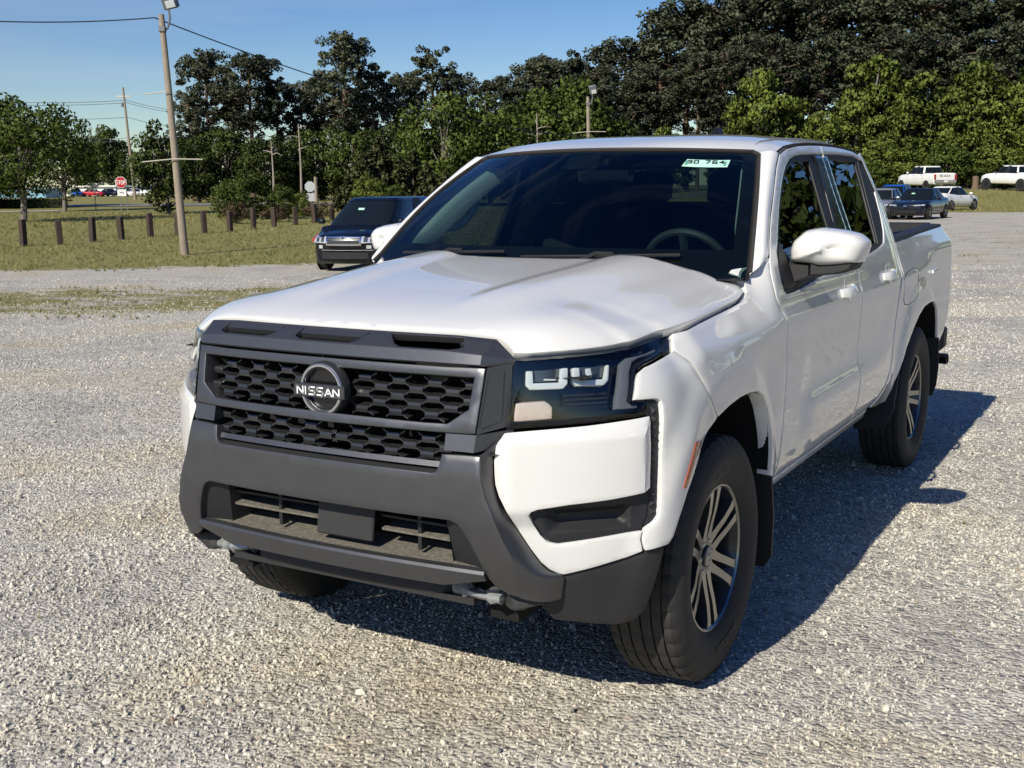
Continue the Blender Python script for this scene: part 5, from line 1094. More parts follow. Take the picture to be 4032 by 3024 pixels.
for p, tp, d, key, w in ((425, 212, 122, 'pine0', .95), (470, 132, 126, 'pine1', 1.1), (556, 136, 124, 'pine2', 1.1), (612, 190, 128, 'pine0', .95), (672, 200, 130, 'pine1', .9), (748, 104, 128, 'pine1', 1.0), (815, 165, 132, 'pine0', .95), (705, 180, 134, 'pine2', .8), (868, 185, 134, 'pine2', .9), (942, 132, 136, 'pine0', 1.0), (1000, 185, 138, 'pine1', .9), (1072, 192, 138, 'pine2', .9), (520, 215, 140, 'pine0', 1.0), (780, 215, 142, 'pine2', 1.0), (900, 225, 142, 'pine0', 1.0)):
    tree(key, d, PX(p, d), (447 - tp) * .000405 * d, w, 'pine_tree', 'tall dark pine in the clump behind the roadside shrubs', group='dark pines behind the shrubs')
for p, tp, d in ((440, 300, 112), (500, 285, 114), (585, 300, 112), (640, 310, 116), (700, 285, 118), (770, 290, 116), (835, 280, 120), (890, 300, 116)):
    tree(random.choice(['dark0', 'dark1', 'dark2']), d, PX(p, d), (447 - tp) * .000405 * d, 1.0, 'broadleaf_tree', 'dark understorey tree under the tall pines', group='dark trees under the pines')
tree('round0', 92, PX(960, 92), 8.9, .92, 'maple_tree', 'rounded bright green tree left of the pair above the pickup bonnet')
tree('round1', 94, PX(1062, 94), 8.8, .95, 'maple_tree', 'rounded bright green tree against the pale dead trunk, beside its twin')
for p, d, h, w, key, nm, lb in ((540, 66, 2.7, .95, 'bush0', 'roadside_shrub', 'large leafy shrub behind the middle posts'), (497, 68, 2.2, .8, 'bush0', 'roadside_shrub', 'leafy shrub left of the largest shrub behind the posts'), (612, 66, 1.9, .9, 'bush0', 'roadside_shrub', 'low spreading shrub right of the largest shrub behind the posts'), (803, 68, 2.4, .85, 'bush1', 'roadside_shrub', 'yellow-green shrub standing above the black minivan roof'), (655, 70, 1.5, .9, 'bush1', 'roadside_shrub', 'small pale shrub just left of the sign backs'), (860, 70, 1.8, 1.0, 'bush0', 'roadside_shrub', 'green shrub between the minivan roof and the windscreen pillar'), (515, 60, 1.2, .9, 'brush0', 'dry_brush', 'brown dry brush at the foot of the largest shrub'), (690, 62, 1.1, 1.1, 'brush0', 'dry_brush', 'brown dry brush below the sign backs'), (600, 62, .9, 1.2, 'brush0', 'dry_brush', 'low brown brush behind the posts, right of the shrubs')):
    tree(key, d, PX(p, d), h, w, nm, lb, 'shrub')
for p, tp, d in ((825, 302, 76), (785, 330, 74), (758, 372, 72), (865, 340, 76), (925, 352, 76), (965, 365, 74), (735, 395, 72), (895, 330, 80)):
    tree('young0', d, PX(p, d), (452 - tp) * .000405 * d, 1.15, 'young_pine', 'young pine with upright pale shoots behind the black minivan', group='young pines behind the minivan')
# the wooded slope on the right
for i, (p, tp, d) in enumerate([(1118, 168, 138), (1150, 132, 140), (1192, 116, 142), (1252, 110, 142), (1300, 140, 140), (1345, 96, 146), (1395, 118, 146), (1440, 60, 146), (1475, 28, 144), (1530, 2, 142), (1585, 30, 146), (1628, -6, 144), (1690, -2, 146), (1745, -8, 144), (1800, 4, 146), (1850, -12, 144), (1905, 2, 146), (1960, -10, 144), (2015, 2, 146), (2070, -14, 144), (2125, 0, 146), (2180, -10, 144), (2235, -5, 146), (1270, 165, 132), (1210, 190, 134), (1360, 175, 132), (1420, 150, 134), (1500, 130, 132), (1560, 120, 132), (1660, 95, 132), (1760, 80, 132), (1830, 120, 134), (1930, 75, 132), (2040, 85, 132), (2140, 70, 132), (2215, 110, 132)]):
    b0 = 418 - max(0, (p - 1500)) * .02; tree('pine%d' % (i % 3), d, PX(p, d), (b0 - tp) * .000405 * d, 1.0 + .12 * ((i * 7) % 3), 'pine_tree', 'tall dark pine on the wooded slope behind the white pickup', group='dark pines on the wooded slope')
for i, (p, tp, d) in enumerate([(1620, 128, 119), (1470, 300, 122), (1590, 250, 118), (1690, 190, 121), (1760, 240, 118), (1840, 225, 120), (1872, 100, 122), (1930, 215, 118), (1985, 160, 120), (2060, 200, 118), (2085, 140, 122), (2150, 190, 118), (2205, 95, 121), (2190, 240, 117), (1890, 285, 116), (1960, 290, 116), (2030, 285, 116), (2110, 290, 116), (1540, 315, 120), (1430, 265, 122), (2250, 180, 118), (1640, 300, 117), (1810, 310, 116)]):
    tree('bright%d' % (i % 3), d, PX(p, d), (408 - tp) * .000405 * d, .80 + .1 * (i % 3), 'spring_tree', 'bright green leafy tree at the edge of the wooded slope', group='bright trees at the wood edge')
for i, (p, tp, d) in enumerate([(1230, 158, 126), (1140, 250, 120), (1330, 240, 124), (1190, 290, 118), (1280, 280, 120), (1400, 300, 122), (1090, 270, 116)]):
    tree('dark%d' % (i % 3) if i else 'round2', d, PX(p, d), (415 - tp) * .000405 * d, .95, 'broadleaf_tree', 'mid green tree low on the slope around the further light pole', group='green trees round the further pole')
for i, p in enumerate(range(1870, 2270, 38)): tree('bush%d' % (i % 2), 113 + (i % 3), PX(p, 114), 2.6 + .8 * ((i * 5) % 3), 1.25, 'roadside_shrub', 'leafy shrub in the hedge-like row behind the two parked white pickups', 'shrub', 'shrubs behind the parked pickups')
# bare trunks among the trees
for p, top, d, hb, nm in ((657, 272, 104, 440, 'pale dead tree with broken limbs behind the sign backs'), (598, 312, 104, 445, 'thin pale dead trunk between the tall pines and the shrubs'), (1160, 232, 112, 420, 'pale bare trunk standing in front of the wooded slope')):
    s = PX(p, d); x, y = lot(d, s); h = (hb - top) * .000405 * d; o = thing('dead_tree', nm, 'tree', (x, y, gz(x, y) - .1))
    mb = MB(); mb.tube(smooth_path([(0, 0, 0), (.05, 0, h * .5), (-.05, 0, h)], 4), list(np.linspace(.12, .04, 9)), 7); mb.build('trunk', bark_pale, o, 40)
    for j in range(5):
        z = h * random.uniform(.55, .95); a = random.uniform(0, 6.28); q = random.uniform(.5, 1.6); mb = MB(); mb.tube(smooth_path([(0, 0, z), (q * .5 * math.cos(a), q * .5 * math.sin(a), z + .15), (q * math.cos(a), q * math.sin(a), z + random.uniform(-.3, .5))], 3), list(np.linspace(.06, .015, 7)), 5); mb.build('limb', bark_pale, o, 40)
# trees to the side and behind, which the paint and glass mirror
for i, (az, dist, h, key) in enumerate([(-28, 66, 12, 'round0'), (-36, 60, 14.5, 'dark0'), (-45, 62, 12.5, 'round1'), (-54, 70, 14, 'dark1'), (-65, 60, 11, 'round2'), (-78, 70, 13, 'dark2'), (-20, 84, 17, 'pine1'), (-12, 92, 14, 'dark0'), (-95, 75, 12, 'dark1'), (150, 95, 13, 'round0'), (165, 100, 12, 'dark2'), (178, 98, 14, 'pine0'), (195, 102, 12, 'round1'), (212, 95, 13, 'dark0')]):
    a = R(90 + az); x, y = 1.5 + dist * (.85 if az < 0 else 1) * math.cos(a), dist * (.85 if az < 0 else 1) * math.sin(a); d_, s_ = lot_ds(np.array([x]), np.array([y])); tree(key, float(d_[0]), float(s_[0]), h * (1.35 if az < 0 else 1), 1.1, 'broadleaf_tree' if key[0] != 'p' else 'pine_tree', 'tree at the edge of the lot, mirrored in the pickup windows', group='trees around the rest of the lot')
# ------------------------------------------------------------------ posts, poles, wires, signs, buildings
random.seed(9)
wood_post = pmat('creosoted timber', (.050, .034, .026), .85, noise=.45, nscale=7, bump=.7, bscale=35)
wood_pole = pmat('weathered pole wood', (.27, .225, .175), .9, noise=.25, nscale=3, bump=.6, bscale=25)
POSTS = [(57, 42), (136, 43), (206, 44.5), (268, 46), (331, 47.5), (390, 49), (447, 50.5), (502, 52), (552, 54), (597, 56), (643, 58), (684, 60), (721, 62)]
names = ['first short timber post of the row, at the left edge of the picture', 'second timber post of the row counted from the left edge', 'third timber post of the row counted from the left edge', 'fourth timber post from the left edge, below the stop sign', 'fifth timber post, the last one left of the nearer light pole', 'timber post half hidden behind the nearer light pole', 'first timber post right of the nearer light pole', 'second timber post right of the light pole, before the dry brush', 'third timber post right of the light pole, below the largest shrub', 'fourth timber post right of the light pole', 'fifth timber post right of the light pole', 'timber post next before the black minivan, below the sign backs', 'timber post cut off by the black minivan']
for (p, d), lb in zip(POSTS, names):
    x, y = lot(d, PX(p, d)); o = thing('timber_post', lb, 'post', (x, y, gz(x, y) - .06), random.uniform(-.5, .5), 'timber posts along the lawn'); o.rotation_euler.y = random.uniform(-.06, .0); o.rotation_euler.x = random.uniform(-.04, .04)
    h = .98 + random.uniform(-.05, .06); mb = MB(); mb.box((0, 0, h / 2), (.215, .20, h), bev=.016); b = mb.build('post', wood_post, o, 30)
    mb = MB(); mb.box((0, 0, h + .004), (.19, .175, .012), bev=.005); mb.build('cut_top', pmat('grey end grain', (.13, .11, .095), .9, noise=.3) if 'grey end grain' not in MATS else MATS['grey end grain'], o)
lamp_grey = pmat('lamp housing', (.16, .17, .18), .5, metal=.3)
lamp_glassy = pmat('lamp glass', (.55, .58, .6), .15)
def light_pole(p, d, base_y, top_y, r, lb, lamp_h):
    x, y = lot(d, PX(p, d)); h = (base_y - top_y) * .000405 * d; z0 = gz(x, y)
    o = thing('light_pole', lb, 'light pole', (x, y, z0 - .1)); o.rotation_euler = (.0, 0, .5208); lean = math.tan(-.043 if p < 600 else -.02)
    mb = MB(); mb.tube([(lean * t * h, 0, t * h) for t in np.linspace(0, 1, 8)], list(np.linspace(r, r * .66, 8)), 14); mb.build('pole', wood_pole, o, 40)
    k = h / 7.6; tx = lean * h
    mb = MB(); mb.tube(smooth_path([(tx, 0, h - .5 * k), (tx + .18 * k, -.03, h - .42 * k), (tx + .27 * k, -.04, h - .15 * k), (tx + .26 * k, -.04, h + .12 * k)], 4), .035 * k, 8); mb.build('lamp_arm', lamp_grey, o, 40)
    mb = MB(); mb.box((tx + .02, -.03, h - .45 * k), (.2 * k, .2 * k, .16 * k), bev=.01); mb.build('bracket', lamp_grey, o)
    rot = Matrix.Rotation(R(18), 3, 'X') @ Matrix.Rotation(R(-12), 3, 'Y')
    mb = MB(); mb.box((tx + .30 * k, -.06, h + .42 * k), (.46 * k, .26 * k, .52 * k), rot=rot, bev=.03); lh = mb.build('floodlight', lamp_grey, o)
    mb = MB(); mb.box((tx + .36 * k, -.20 * k, h + .28 * k), (.30 * k, .06 * k, .22 * k), rot=rot, bev=.01); mb.build('flood_glass', lamp_glassy, lh)
    return o, (x, y, z0, h, lean)
P1, g1 = light_pole(402, 36.5, 545, 42, .132, 'tall wooden light pole with floodlight standing on the lawn near the lot', 1)
P2, g2 = light_pole(1272, 64, 452, 192, .135, 'wooden light pole with floodlight rising behind the pickup roof', 1)
pale_wood = pmat('pale crossarm', (.50, .47, .40), .8)
for o, (x, y, z0, h, lean), bars in ((P1, g1, ((3.05, -1.0, .9, .03), (5.1, -.75, .0, .05))), (P2, g2, ((4.85, -.9, .95, .05),))):
    for z, a, b, tilt in bars:
        mb = MB(); c = lean * z; mb.tube([(c + a, -.17, z - .06), (c, -.18, z + .03), (c + b, -.17, z + tilt * .3)], .017, 6); mb.build('crossarm', pale_wood, o)
def wire(name, pts, r, lb, sag=0.0):
    a, b = Vector(pts[0]), Vector(pts[1]); P = [a.lerp(b, t) + Vector((0, 0, -sag * 4 * t * (1 - t))) for t in np.linspace(0, 1, 24)]
    mb = MB(); mb.tube([tuple(q) for q in P], r, 5); return tag(mb.build(name, MATS['wire'], None, 40), lb, 'cable')
pmat('wire', (.03, .035, .05), .6)
def above(p, d, py):
    """a point on the bearing p at distance d and height py above the lot's horizon line"""
    x, y = lot(d, PX(p, d)); return (x, y, 1.573 + (401 + 6.5 * (1106 - p) / 1106 - py) * .000405 * d)
top1 = above(366, 36.5, 56)
wire('sagging_cable', (above(-420, 30, 20), top1), .019, 'thick sagging cable running from the left edge to the nearer light pole', .30)
wire('sagging_cable', (top1, above(1272, 64, 300)), .020, 'thick cable dropping from the nearer light pole behind the tall pines', .7)
# utility pole far off, with its lines
x, y = lot(150, PX(299, 150)); o = thing('utility_pole', 'distant utility pole with crossarm above the trees on the left', 'utility pole', (x, y, gz(x, y))); h = (445 - 212) * .000405 * 150
mb = MB(); mb.tube([(-.45, -.2, h), (.2, .1, 0)], [.13, .2], 8); mb.build('pole', wood_pole, o); mb = MB(); mb.box((-.42, -.2, h - 1.1), (1.9, .12, .16), rot=Matrix.Rotation(.52, 3, 'Z')); mb.build('crossarm', pale_wood, o); mb = MB(); mb.lathe([(0, .16), (.5, .16)], 10, 'z', (-.62, -.3, h - 2.4)); mb.build('transformer', lamp_grey, o)
for py, py2 in ((223, 221), (228, 227), (258, 256), (300, 298), (306, 304)):
    a = above(298, 150, py); wire('power_line', (above(-60, 150, py2), a), .03, 'thin power line crossing the sky left of the distant utility pole', .35)['group'] = 'power lines on the left'
    if py < 290: wire('power_line', (a, above(480, 150, py + 22)), .03, 'thin power line running from the distant utility pole behind the light pole', .5)['group'] = 'power lines right of the utility pole'
# signs
sign_red = pmat('sign red', (.46, .015, .025), .5); sign_white = pmat('sign white', (.78, .78, .76), .5); sign_back = pmat('sign back aluminium', (.50, .52, .53), .45, metal=.5); post_steel = pmat('sign post steel', (.16, .17, .16), .6, metal=.3)
def face(o, poly, name, m, y0, y1, z0): 
    mb = MB(); mb.prism(poly, lambda u, v, t: (u, t, v + z0), y0, y1); return mb.build(name, m, o)
def octagon(r): return [(r * math.cos(R(22.5 + 45 * k)), r * math.sin(R(22.5 + 45 * k))) for k in range(8)]
x, y = lot(84, PX(274, 84)); o = thing('stop_sign', 'red stop sign with a white plate below on two posts', 'road sign', (x, y, gz(x, y)), .65)
zc = (442 - 384) * .000405 * 84 + .12
for px in (-.10, .34): mb = MB(); mb.box((px, .05, zc / 2), (.07, .05, zc + .4)); mb.build('sign_post', post_steel, o)
sp = face(o, octagon(.43), 'sign_rim', sign_white, -.02, .0, zc); face(sp, octagon(.395), 'sign_face', sign_red, -.028, -.021, zc); text_mb('STOP', .26, .05, lambda u, v: (u, -.031, zc + v), .55).build('sign_lettering', sign_white, sp, 0, False)
pl = face(o, [(-.28, -.24), (.34, -.24), (.34, .24), (-.28, .24)], 'supplementary_plate', sign_white, -.02, .0, zc - .74)
mb = MB(); mb.box((0, -.024, zc - .72), (.22, .004, .05)); mb.box((.14, -.024, zc - .76), (.08, .004, .05)); mb.build('plate_marking', pmat('sign black', (.02, .02, .02), .6), pl)
x, y = lot(88, PX(217, 88)); o = thing('yield_sign', 'white triangular sign face left of the stop sign', 'road sign', (x, y, gz(x, y)), .6); zc = (446 - 404) * .000405 * 88 + .2
mb = MB(); mb.box((0, .03, zc / 2), (.06, .04, zc + .3)); mb.build('sign_post', post_steel, o); face(o, [(0, -.42), (.46, .36), (-.46, .36)], 'sign_face', sign_white, -.02, 0, zc)
x, y = lot(76, PX(676, 76)); o = thing('sign_back', 'grey backs of an octagon sign and a plate, seen between the shrubs', 'road sign', (x, y, gz(x, y)), .5); zc = (452 - 398) * .000405 * 76 + .05
for px in (-.12, .16): mb = MB(); mb.box((px, .04, zc / 2), (.06, .05, zc)); mb.build('sign_post', post_steel, o)
face(o, octagon(.36), 'sign_panel', sign_back, -.02, 0, zc); face(o, [(-.26, -.26), (.28, -.26), (.28, .26), (-.26, .26)], 'plate_panel', sign_back, -.02, 0, zc - .68)
x, y = lot(78, PX(689, 78)); o = thing('wooden_stub', 'pale bare timber stub right of the sign backs', 'post', (x, y, gz(x, y))); mb = MB(); mb.tube([(0, 0, -.1), (-.03, 0, (452 - 378) * .000405 * 78)], [.13, .11], 10); mb.build('post', wood_pole, o, 40)
x, y = lot(101, PX(2092, 101)); o = thing('timber_stump', 'short brown stump standing between the two parked white pickups', 'stump', (x, y, gz(x, y) - .1)); mb = MB(); mb.tube([(0, 0, 0), (.02, 0, .6), (0, .02, 1.25)], [.34, .26, .25], 10); mb.build('trunk', pmat('stump wood', (.16, .11, .075), .9, noise=.3, bump=.6, bscale=20), o, 40)
# low buildings far on the left
def building(name, lb, p0, p1, d, y_base, y_top, depth, wall, roof_h, roofm, winp=()):
    s0, s1 = PX(p0, d), PX(p1, d); x, y = lot(d, (s0 + s1) / 2); w = s1 - s0; z0 = 1.573 + (401 + 5 - y_base) * .000405 * d; h = (y_base - y_top) * .000405 * d
    o = thing(name, lb, 'building', (x, y, z0), .5208); mb = MB(); mb.box((0, depth / 2, h / 2 - .6), (w, depth, h + 1.2)); mb.build('wall', wall, o)
    mb = MB(); mb.box((0, depth / 2 - .2, h + roof_h / 2), (w + .5, depth + .6, roof_h)); mb.build('roof', roofm, o)
    for a, ww, hh in winp:
        mb = MB(); mb.box((-w / 2 + a * w, -.03, hh / 2 + .1), (ww, .1, hh)); f = mb.build('bay_shade', pmat('bay shadow', (.05, .07, .10), .5) if 'bay shadow' not in MATS else MATS['bay shadow'], o)  # dark slab: the shade inside the bay is its colour
        mb = MB(); mb.box((-w / 2 + a * w, -.06, hh + .22), (ww + .3, .1, .16)); mb.build('lintel', roofm, f)
    return o
wall_blue = pmat('blue-grey metal wall', (.17, .21, .28), .6, noise=.1); white_metal = pmat('white metal roof', (.78, .78, .77), .5); grey_roof = pmat('grey roof sheet', (.20, .22, .24), .6)
building('low_building', 'long low blue-grey building with a pale eave behind the stop sign', 150, 425, 235, 440, 421, 20, wall_blue, .35, white_metal, ((.30, 2.2, 1.3), (.62, 4.5, 1.35), (.86, 3.5, 1.3)))
building('low_building', 'bright white building with a flat parapet left of the triangular sign', 176, 262, 262, 424, 402, 14, white_metal, .3, white_metal)
building('low_building', 'low building with a dark grey sloping roof behind the stop sign', 262, 470, 268, 424, 403, 14, grey_roof, .3, grey_roof)
building('roadside_kiosk', 'pale blue and white roadside shop front at the left edge', -40, 112, 200, 441, 424, 8, white_metal, 1.6, pmat('sky blue fascia', (.22, .42, .55), .5), ((.2, 2, 1.0), (.6, 2, 1.0)))
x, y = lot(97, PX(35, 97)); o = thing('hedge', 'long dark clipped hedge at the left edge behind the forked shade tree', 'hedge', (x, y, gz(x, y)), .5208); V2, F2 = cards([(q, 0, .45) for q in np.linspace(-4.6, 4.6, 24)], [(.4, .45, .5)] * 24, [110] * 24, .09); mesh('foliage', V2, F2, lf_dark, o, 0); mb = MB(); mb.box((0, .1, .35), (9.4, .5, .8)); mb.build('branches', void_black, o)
# ------------------------------------------------------------------ parked vehicles
CARM = dict(white=pmat('car white', (.78, .78, .76), .35, coat=1, coat_r=.03), black=pmat('car black', (.004, .005, .008), .25, coat=.7, coat_r=.02, spec=.2), navy=pmat('car dark blue', (.005, .008, .016), .25, coat=.7, coat_r=.02, spec=.2), blue=pmat('car blue', (.01, .10, .42), .3, metal=.3, coat=1), silver=pmat('car silver', (.40, .41, .41), .3, metal=.6, coat=1), red=pmat('car red', (.45, .01, .015), .3, coat=1))
car_glass = pmat('car window glass', (.008, .011, .012), .05, spec=.45)
car_lamp = pmat('car lamp', (.70, .72, .74), .12, metal=.5, coat=1)
def car(lb, cat, paint, pos, rz, L, W, belt, roof, hood, nose, cab, wb, wr, trunk=None, bed=None, group=None, name='parked_car', detail=(), clad=False, lift=0.0):
    """cab: y of windscreen base, roof front, roof rear, rear glass base (front of the car at -L/2)"""
    x, y = pos; o = thing(name, lb, cat, (x, y, gz(x, y)), rz, group); z0 = .22 + lift; m = CARM[paint]; hw = W / 2
    dx = (gz(x + .5, y) - gz(x - .5, y)); dy = (gz(x, y + .5) - gz(x, y - .5)); c, s = math.cos(rz), math.sin(rz); o.rotation_euler = (math.atan(dy * c - dx * s), -math.atan(dx * c + dy * s), rz)
    yf, yr = -L / 2, L / 2; y1, y2, y3, y4 = cab; axf = yf + (L - wb) * .47; axr = axf + wb; trunk = trunk if trunk is not None else belt
    st = [(yf, nose, .80, z0 + .12), (yf + .06, nose + .10, .90, z0), (yf + .35, hood - .07, .97, z0 - .02), (yf + .8, hood, 1, z0 - .04), (y1, belt, 1, z0), ((y1 + y4) / 2, belt + .01, 1, z0)]
    if bed: st += [(y4, belt, 1, z0), (y4 + .01, bed, 1, z0), (yr - .02, bed, .99, z0 + .1), (yr, bed - .02, .97, z0 + .2)]
    else: st += [(y4, belt if y4 > yr - .35 else trunk, 1, z0), (yr - .3, trunk, .97, z0), (yr - .05, trunk - .06, .90, z0 + .06), (yr, trunk - .2, .84, z0 + .15)]
    rings = []; ys = [q[0] for q in st]
    for yy in sorted(set(list(np.linspace(yf, yr, 30)) + ys)):
        t, f, zb = (np.interp(yy, ys, [q[k] for q in st]) for k in (1, 2, 3)); w = hw * f
        for ax in (axf, axr):
            pass
        rings.append([(-w * .90, yy, zb), (w * .90, yy, zb), (w * .985, yy, zb + .10), (w, yy, zb + (t - zb) * .45), (w * .985, yy, t - .10), (w * .93, yy, t - .02), (w * .72, yy, t + .015), (0, yy, t + .03), (-w * .72, yy, t + .015), (-w * .93, yy, t - .02), (-w * .985, yy, t - .10), (-w, yy, zb + (t - zb) * .45), (-w * .985, yy, zb + .10)])
    for r_ in rings:
        for i, (vx, vy, vz) in enumerate(r_):
            f = max(0, 1 - (vy - yf) / .9); g = 0 if bed else max(0, 1 - (yr - vy) / .8); q = (vx / hw) ** 2
            r_[i] = (vx * (1 - .05 * f - .04 * g), vy + .26 * q * f - .20 * q * g, vz - .05 * q * f)
    mb = MB(); mb.loft(rings); mb.build('body', m, o, 60)
    # greenhouse: a rounded plan that tapers from the belt to the roof; glass between painted pillars
    bw, rw, ne = hw * .93, hw * (.70 if not bed else .74), 6.5
    def gp(a, k, e=0.0):
        ya, yb = y1 + (y2 - y1) * k, y4 + (y3 - y4) * k; w = bw + (rw - bw) * (k ** 1.25); ca, sa = math.cos(a), math.sin(a); hl = (yb - ya) / 2 + e
        return ((w + e) * math.copysign(abs(ca) ** (2 / ne), ca), (ya + yb) / 2 + hl * math.copysign(abs(sa) ** (2 / ne), sa), belt - .02 + (roof - belt + .02) * k)
    def ang(fx): return math.acos(min(1, abs(fx)) ** (ne / 2))
    def strip(a0, a1, k0, k1, e, n_=10): return [[gp(a, k, e) for a in np.linspace(a0, a1, n_)] for k in np.linspace(k0, k1, 7)]
    def ya_(fy): return math.copysign(abs(fy) ** (ne / 2), fy)
    aw = ang(.90)
    mb = MB(); mb.loft(strip(-math.pi + aw, -aw, 0, .95, 0, 20), cap=False, closed=False); mb.build('windscreen', car_glass, o, 60)
    mb = MB(); mb.loft(strip(aw, math.pi - aw, 0 if not bed else .12, .95, 0, 20), cap=False, closed=False); mb.build('rear_window', car_glass, o, 60)
    mb = MB(); tops = [strip(-math.pi, math.pi, 1, 1, .0, 49)[0]]; cy_ = (y2 + y3) / 2
    rr = [[gp(a, .90, .012) for a in np.linspace(-math.pi, math.pi, 48, endpoint=False)], [gp(a, .97, .008) for a in np.linspace(-math.pi, math.pi, 48, endpoint=False)]] + [[(v[0] * q, cy_ + (v[1] - cy_) * q, v[2] + dz) for v in [gp(a, 1, 0) for a in np.linspace(-math.pi, math.pi, 48, endpoint=False)]] for q, dz in ((.97, .012), (.85, .032), (.5, .045), (.05, .05))]
    mb.loft(rr); mb.build('roof', m, o, 60)
    mid = (y1 + .25 * (y2 - y1) + y4) / 2 + .05
    for sx in (1, -1):
        am = math.asin(max(-1, min(1, ya_((mid - (y1 + y4) / 2) / ((y4 - y1) / 2)))))
        fl = lambda a: a if sx > 0 else (math.pi - a)
        for a0, a1 in ((-aw + .03, am - .006), (am + .006, aw - .03)):
            mb = MB(); mb.loft(strip(fl(a0), fl(a1), .05, .90, .004, 16), cap=False, closed=False); mb.build('side_window', car_glass, o, 60)
        for a0, a1, mm_ in ((-aw - .10, -aw + .06, m), (am - .035 if abs(am) > .02 else -.004, am + .035 if abs(am) > .02 else .004, black_plastic), (aw - .10 - (.10 if bed else 0), aw + .10, m)):
            mb = MB(); mb.loft(strip(fl(a0), fl(a1), -.02, 1.0, .012, 8), cap=False, closed=False); mb.build('window_pillar', mm_, o, 60)
        mb = MB(); zz = belt + .10; mb.box((sx * (hw + .09), y1 + .30, zz), (.20, .10, .13), bev=.03); mb.build('wing_mirror', m if not clad else black_plastic, o, 50)
        for yy in (mid - .28, y4 - .30): mb = MB(); mb.box((sx * (hw * .985), yy, belt - .12), (.03, .16, .03), bev=.008); mb.build('door_handle', m if paint != 'white' else black_plastic, o)
        for yy in (y1 + .12, mid, y4 - .02 if bed else y4 - .1): mb = MB(); mb.tube([(sx * (hw * .988), yy, z0 + .16), (sx * (hw * .998), yy, z0 + (belt - z0) * .45), (sx * hw * .982, yy, belt - .10)], .006, 4); mb.build('door_gap', void_black, o)
        for ax in (axf, axr):
            mb = MB(); mb.lathe([(0, wr * 1.16), (.012, wr * 1.16), (.012, .01)], 28, 'x', (sx * hw - .006 if sx > 0 else -hw - .006, ax, wr)); mb.build('wheel_arch', void_black if not clad else black_plastic, o)
            w = empty('wheel'); w.parent = o; w.location = (sx * (hw - .10), ax, wr); w.rotation_euler = (0, 0, 0 if sx > 0 else math.pi)
            mb = MB(); mb.lathe([(-.10, wr * .66), (-.11, wr * .9), (-.08, wr), (.08, wr), (.115, wr * .92), (.118, wr * .8), (.11, wr * .66)], 28, 'x'); mb.build('tyre', rubber, w, 40)
            mb = MB(); mb.lathe([(.11, wr * .66), (.09, wr * .60), (.05, wr * .58), (.05, .001)], 24, 'x'); mb.build('rim', alloy_dark if clad else steel, w, 40)
            for k in range(5 if not clad else 6):
                a = k * 2 * math.pi / (5 if not clad else 6); mb = MB(); mb.box((0, 0, wr * .33), (.03, .055, wr * .58)); mb.V = [(v[0] + .098, v[1] * math.cos(a) - v[2] * math.sin(a), v[1] * math.sin(a) + v[2] * math.cos(a)) for v in mb.V]; mb.build('spoke', satin_metal if not clad else alloy_dark, w)
    for k in detail: k(o, m, dict(yf=yf, yr=yr, hw=hw, hood=hood, nose=nose, belt=belt, trunk=trunk, z0=z0, bed=bed, roof=roof, L=L))
    return o
def bx(o, name, c, d, m, bev=.01, rot=None):
    mb = MB(); mb.box(c, d, rot=rot, bev=bev); return mb.build(name, m, o, 40)
def front_y(q, x, z):
    zt = z + .05 * (x / q['hw']) ** 2
    y = np.interp(zt, [q['z0'], q['nose'], q['nose'] + .10, q['hood'] - .07], [.03, 0, .06, .34]); return q['yf'] + y + .26 * (x / q['hw']) ** 2
def rear_y(q, x, z):
    t = q['trunk']; y = np.interp(z, [q['z0'], t - .2, t - .06, t], [.03, 0, .05, .30]); return q['yr'] - y - .20 * (x / q['hw']) ** 2
def face_patch(o, q, name, x0, x1, z0, z1, m, back=False, out=.02, taper=0.0, rise=0.0):
    """a piece lying on the curved nose (or tail) of a car"""
    k = .95 if not back else .90; rows = []
    for zf in np.linspace(0, 1, 5):
        row = []
        for xf in np.linspace(0, 1, 9):
            x = x0 + (x1 - x0) * xf; zz = z0 + taper * xf + (z1 + rise * xf - z0 - taper * xf) * zf; y = (rear_y(q, x, zz) + out) if back else (front_y(q, x, zz) - out); row.append((x * k, y, zz))
        rows.append(row)
    mb = MB(); mb.loft(rows, cap=False, closed=False); rim = rows[0] + [r[-1] for r in rows[1:]] + rows[-1][-2::-1] + [r[0] for r in rows[-2:0:-1]]
    sg = -1 if back else 1; mb.loft([rim, [(x * .99, y + sg * (out + .05), z) for x, y, z in rim]], cap=False); return mb.build(name, m, o, 40)
def headlamps(x0=.50, x1=.97, z0=.62, z1=.74, orange=False, taper=.02, rise=.03, inset_=0, **kk):
    def f(o, m, q):
        for sx in (1, -1):
            h = face_patch(o, q, 'headlight', sx * q['hw'] * x0, sx * q['hw'] * x1, z0, z1, car_lamp, taper=taper, rise=rise)
            face_patch(h, q, 'lamp_reflector', sx * q['hw'] * (x0 + .06), sx * q['hw'] * (x0 + .16), z0 + .03, z1 - .01, lamp_dark, out=.026)
            face_patch(h, q, 'lamp_reflector', sx * q['hw'] * (x0 + .22), sx * q['hw'] * (x0 + .32), z0 + .035, z1, lamp_dark, out=.026)
            if orange: face_patch(h, q, 'turn_signal', sx * q['hw'] * (x1 - .09), sx * q['hw'] * (x1 + .01), z0 + taper + .01, z1 + rise, amber, out=.028)
    return f
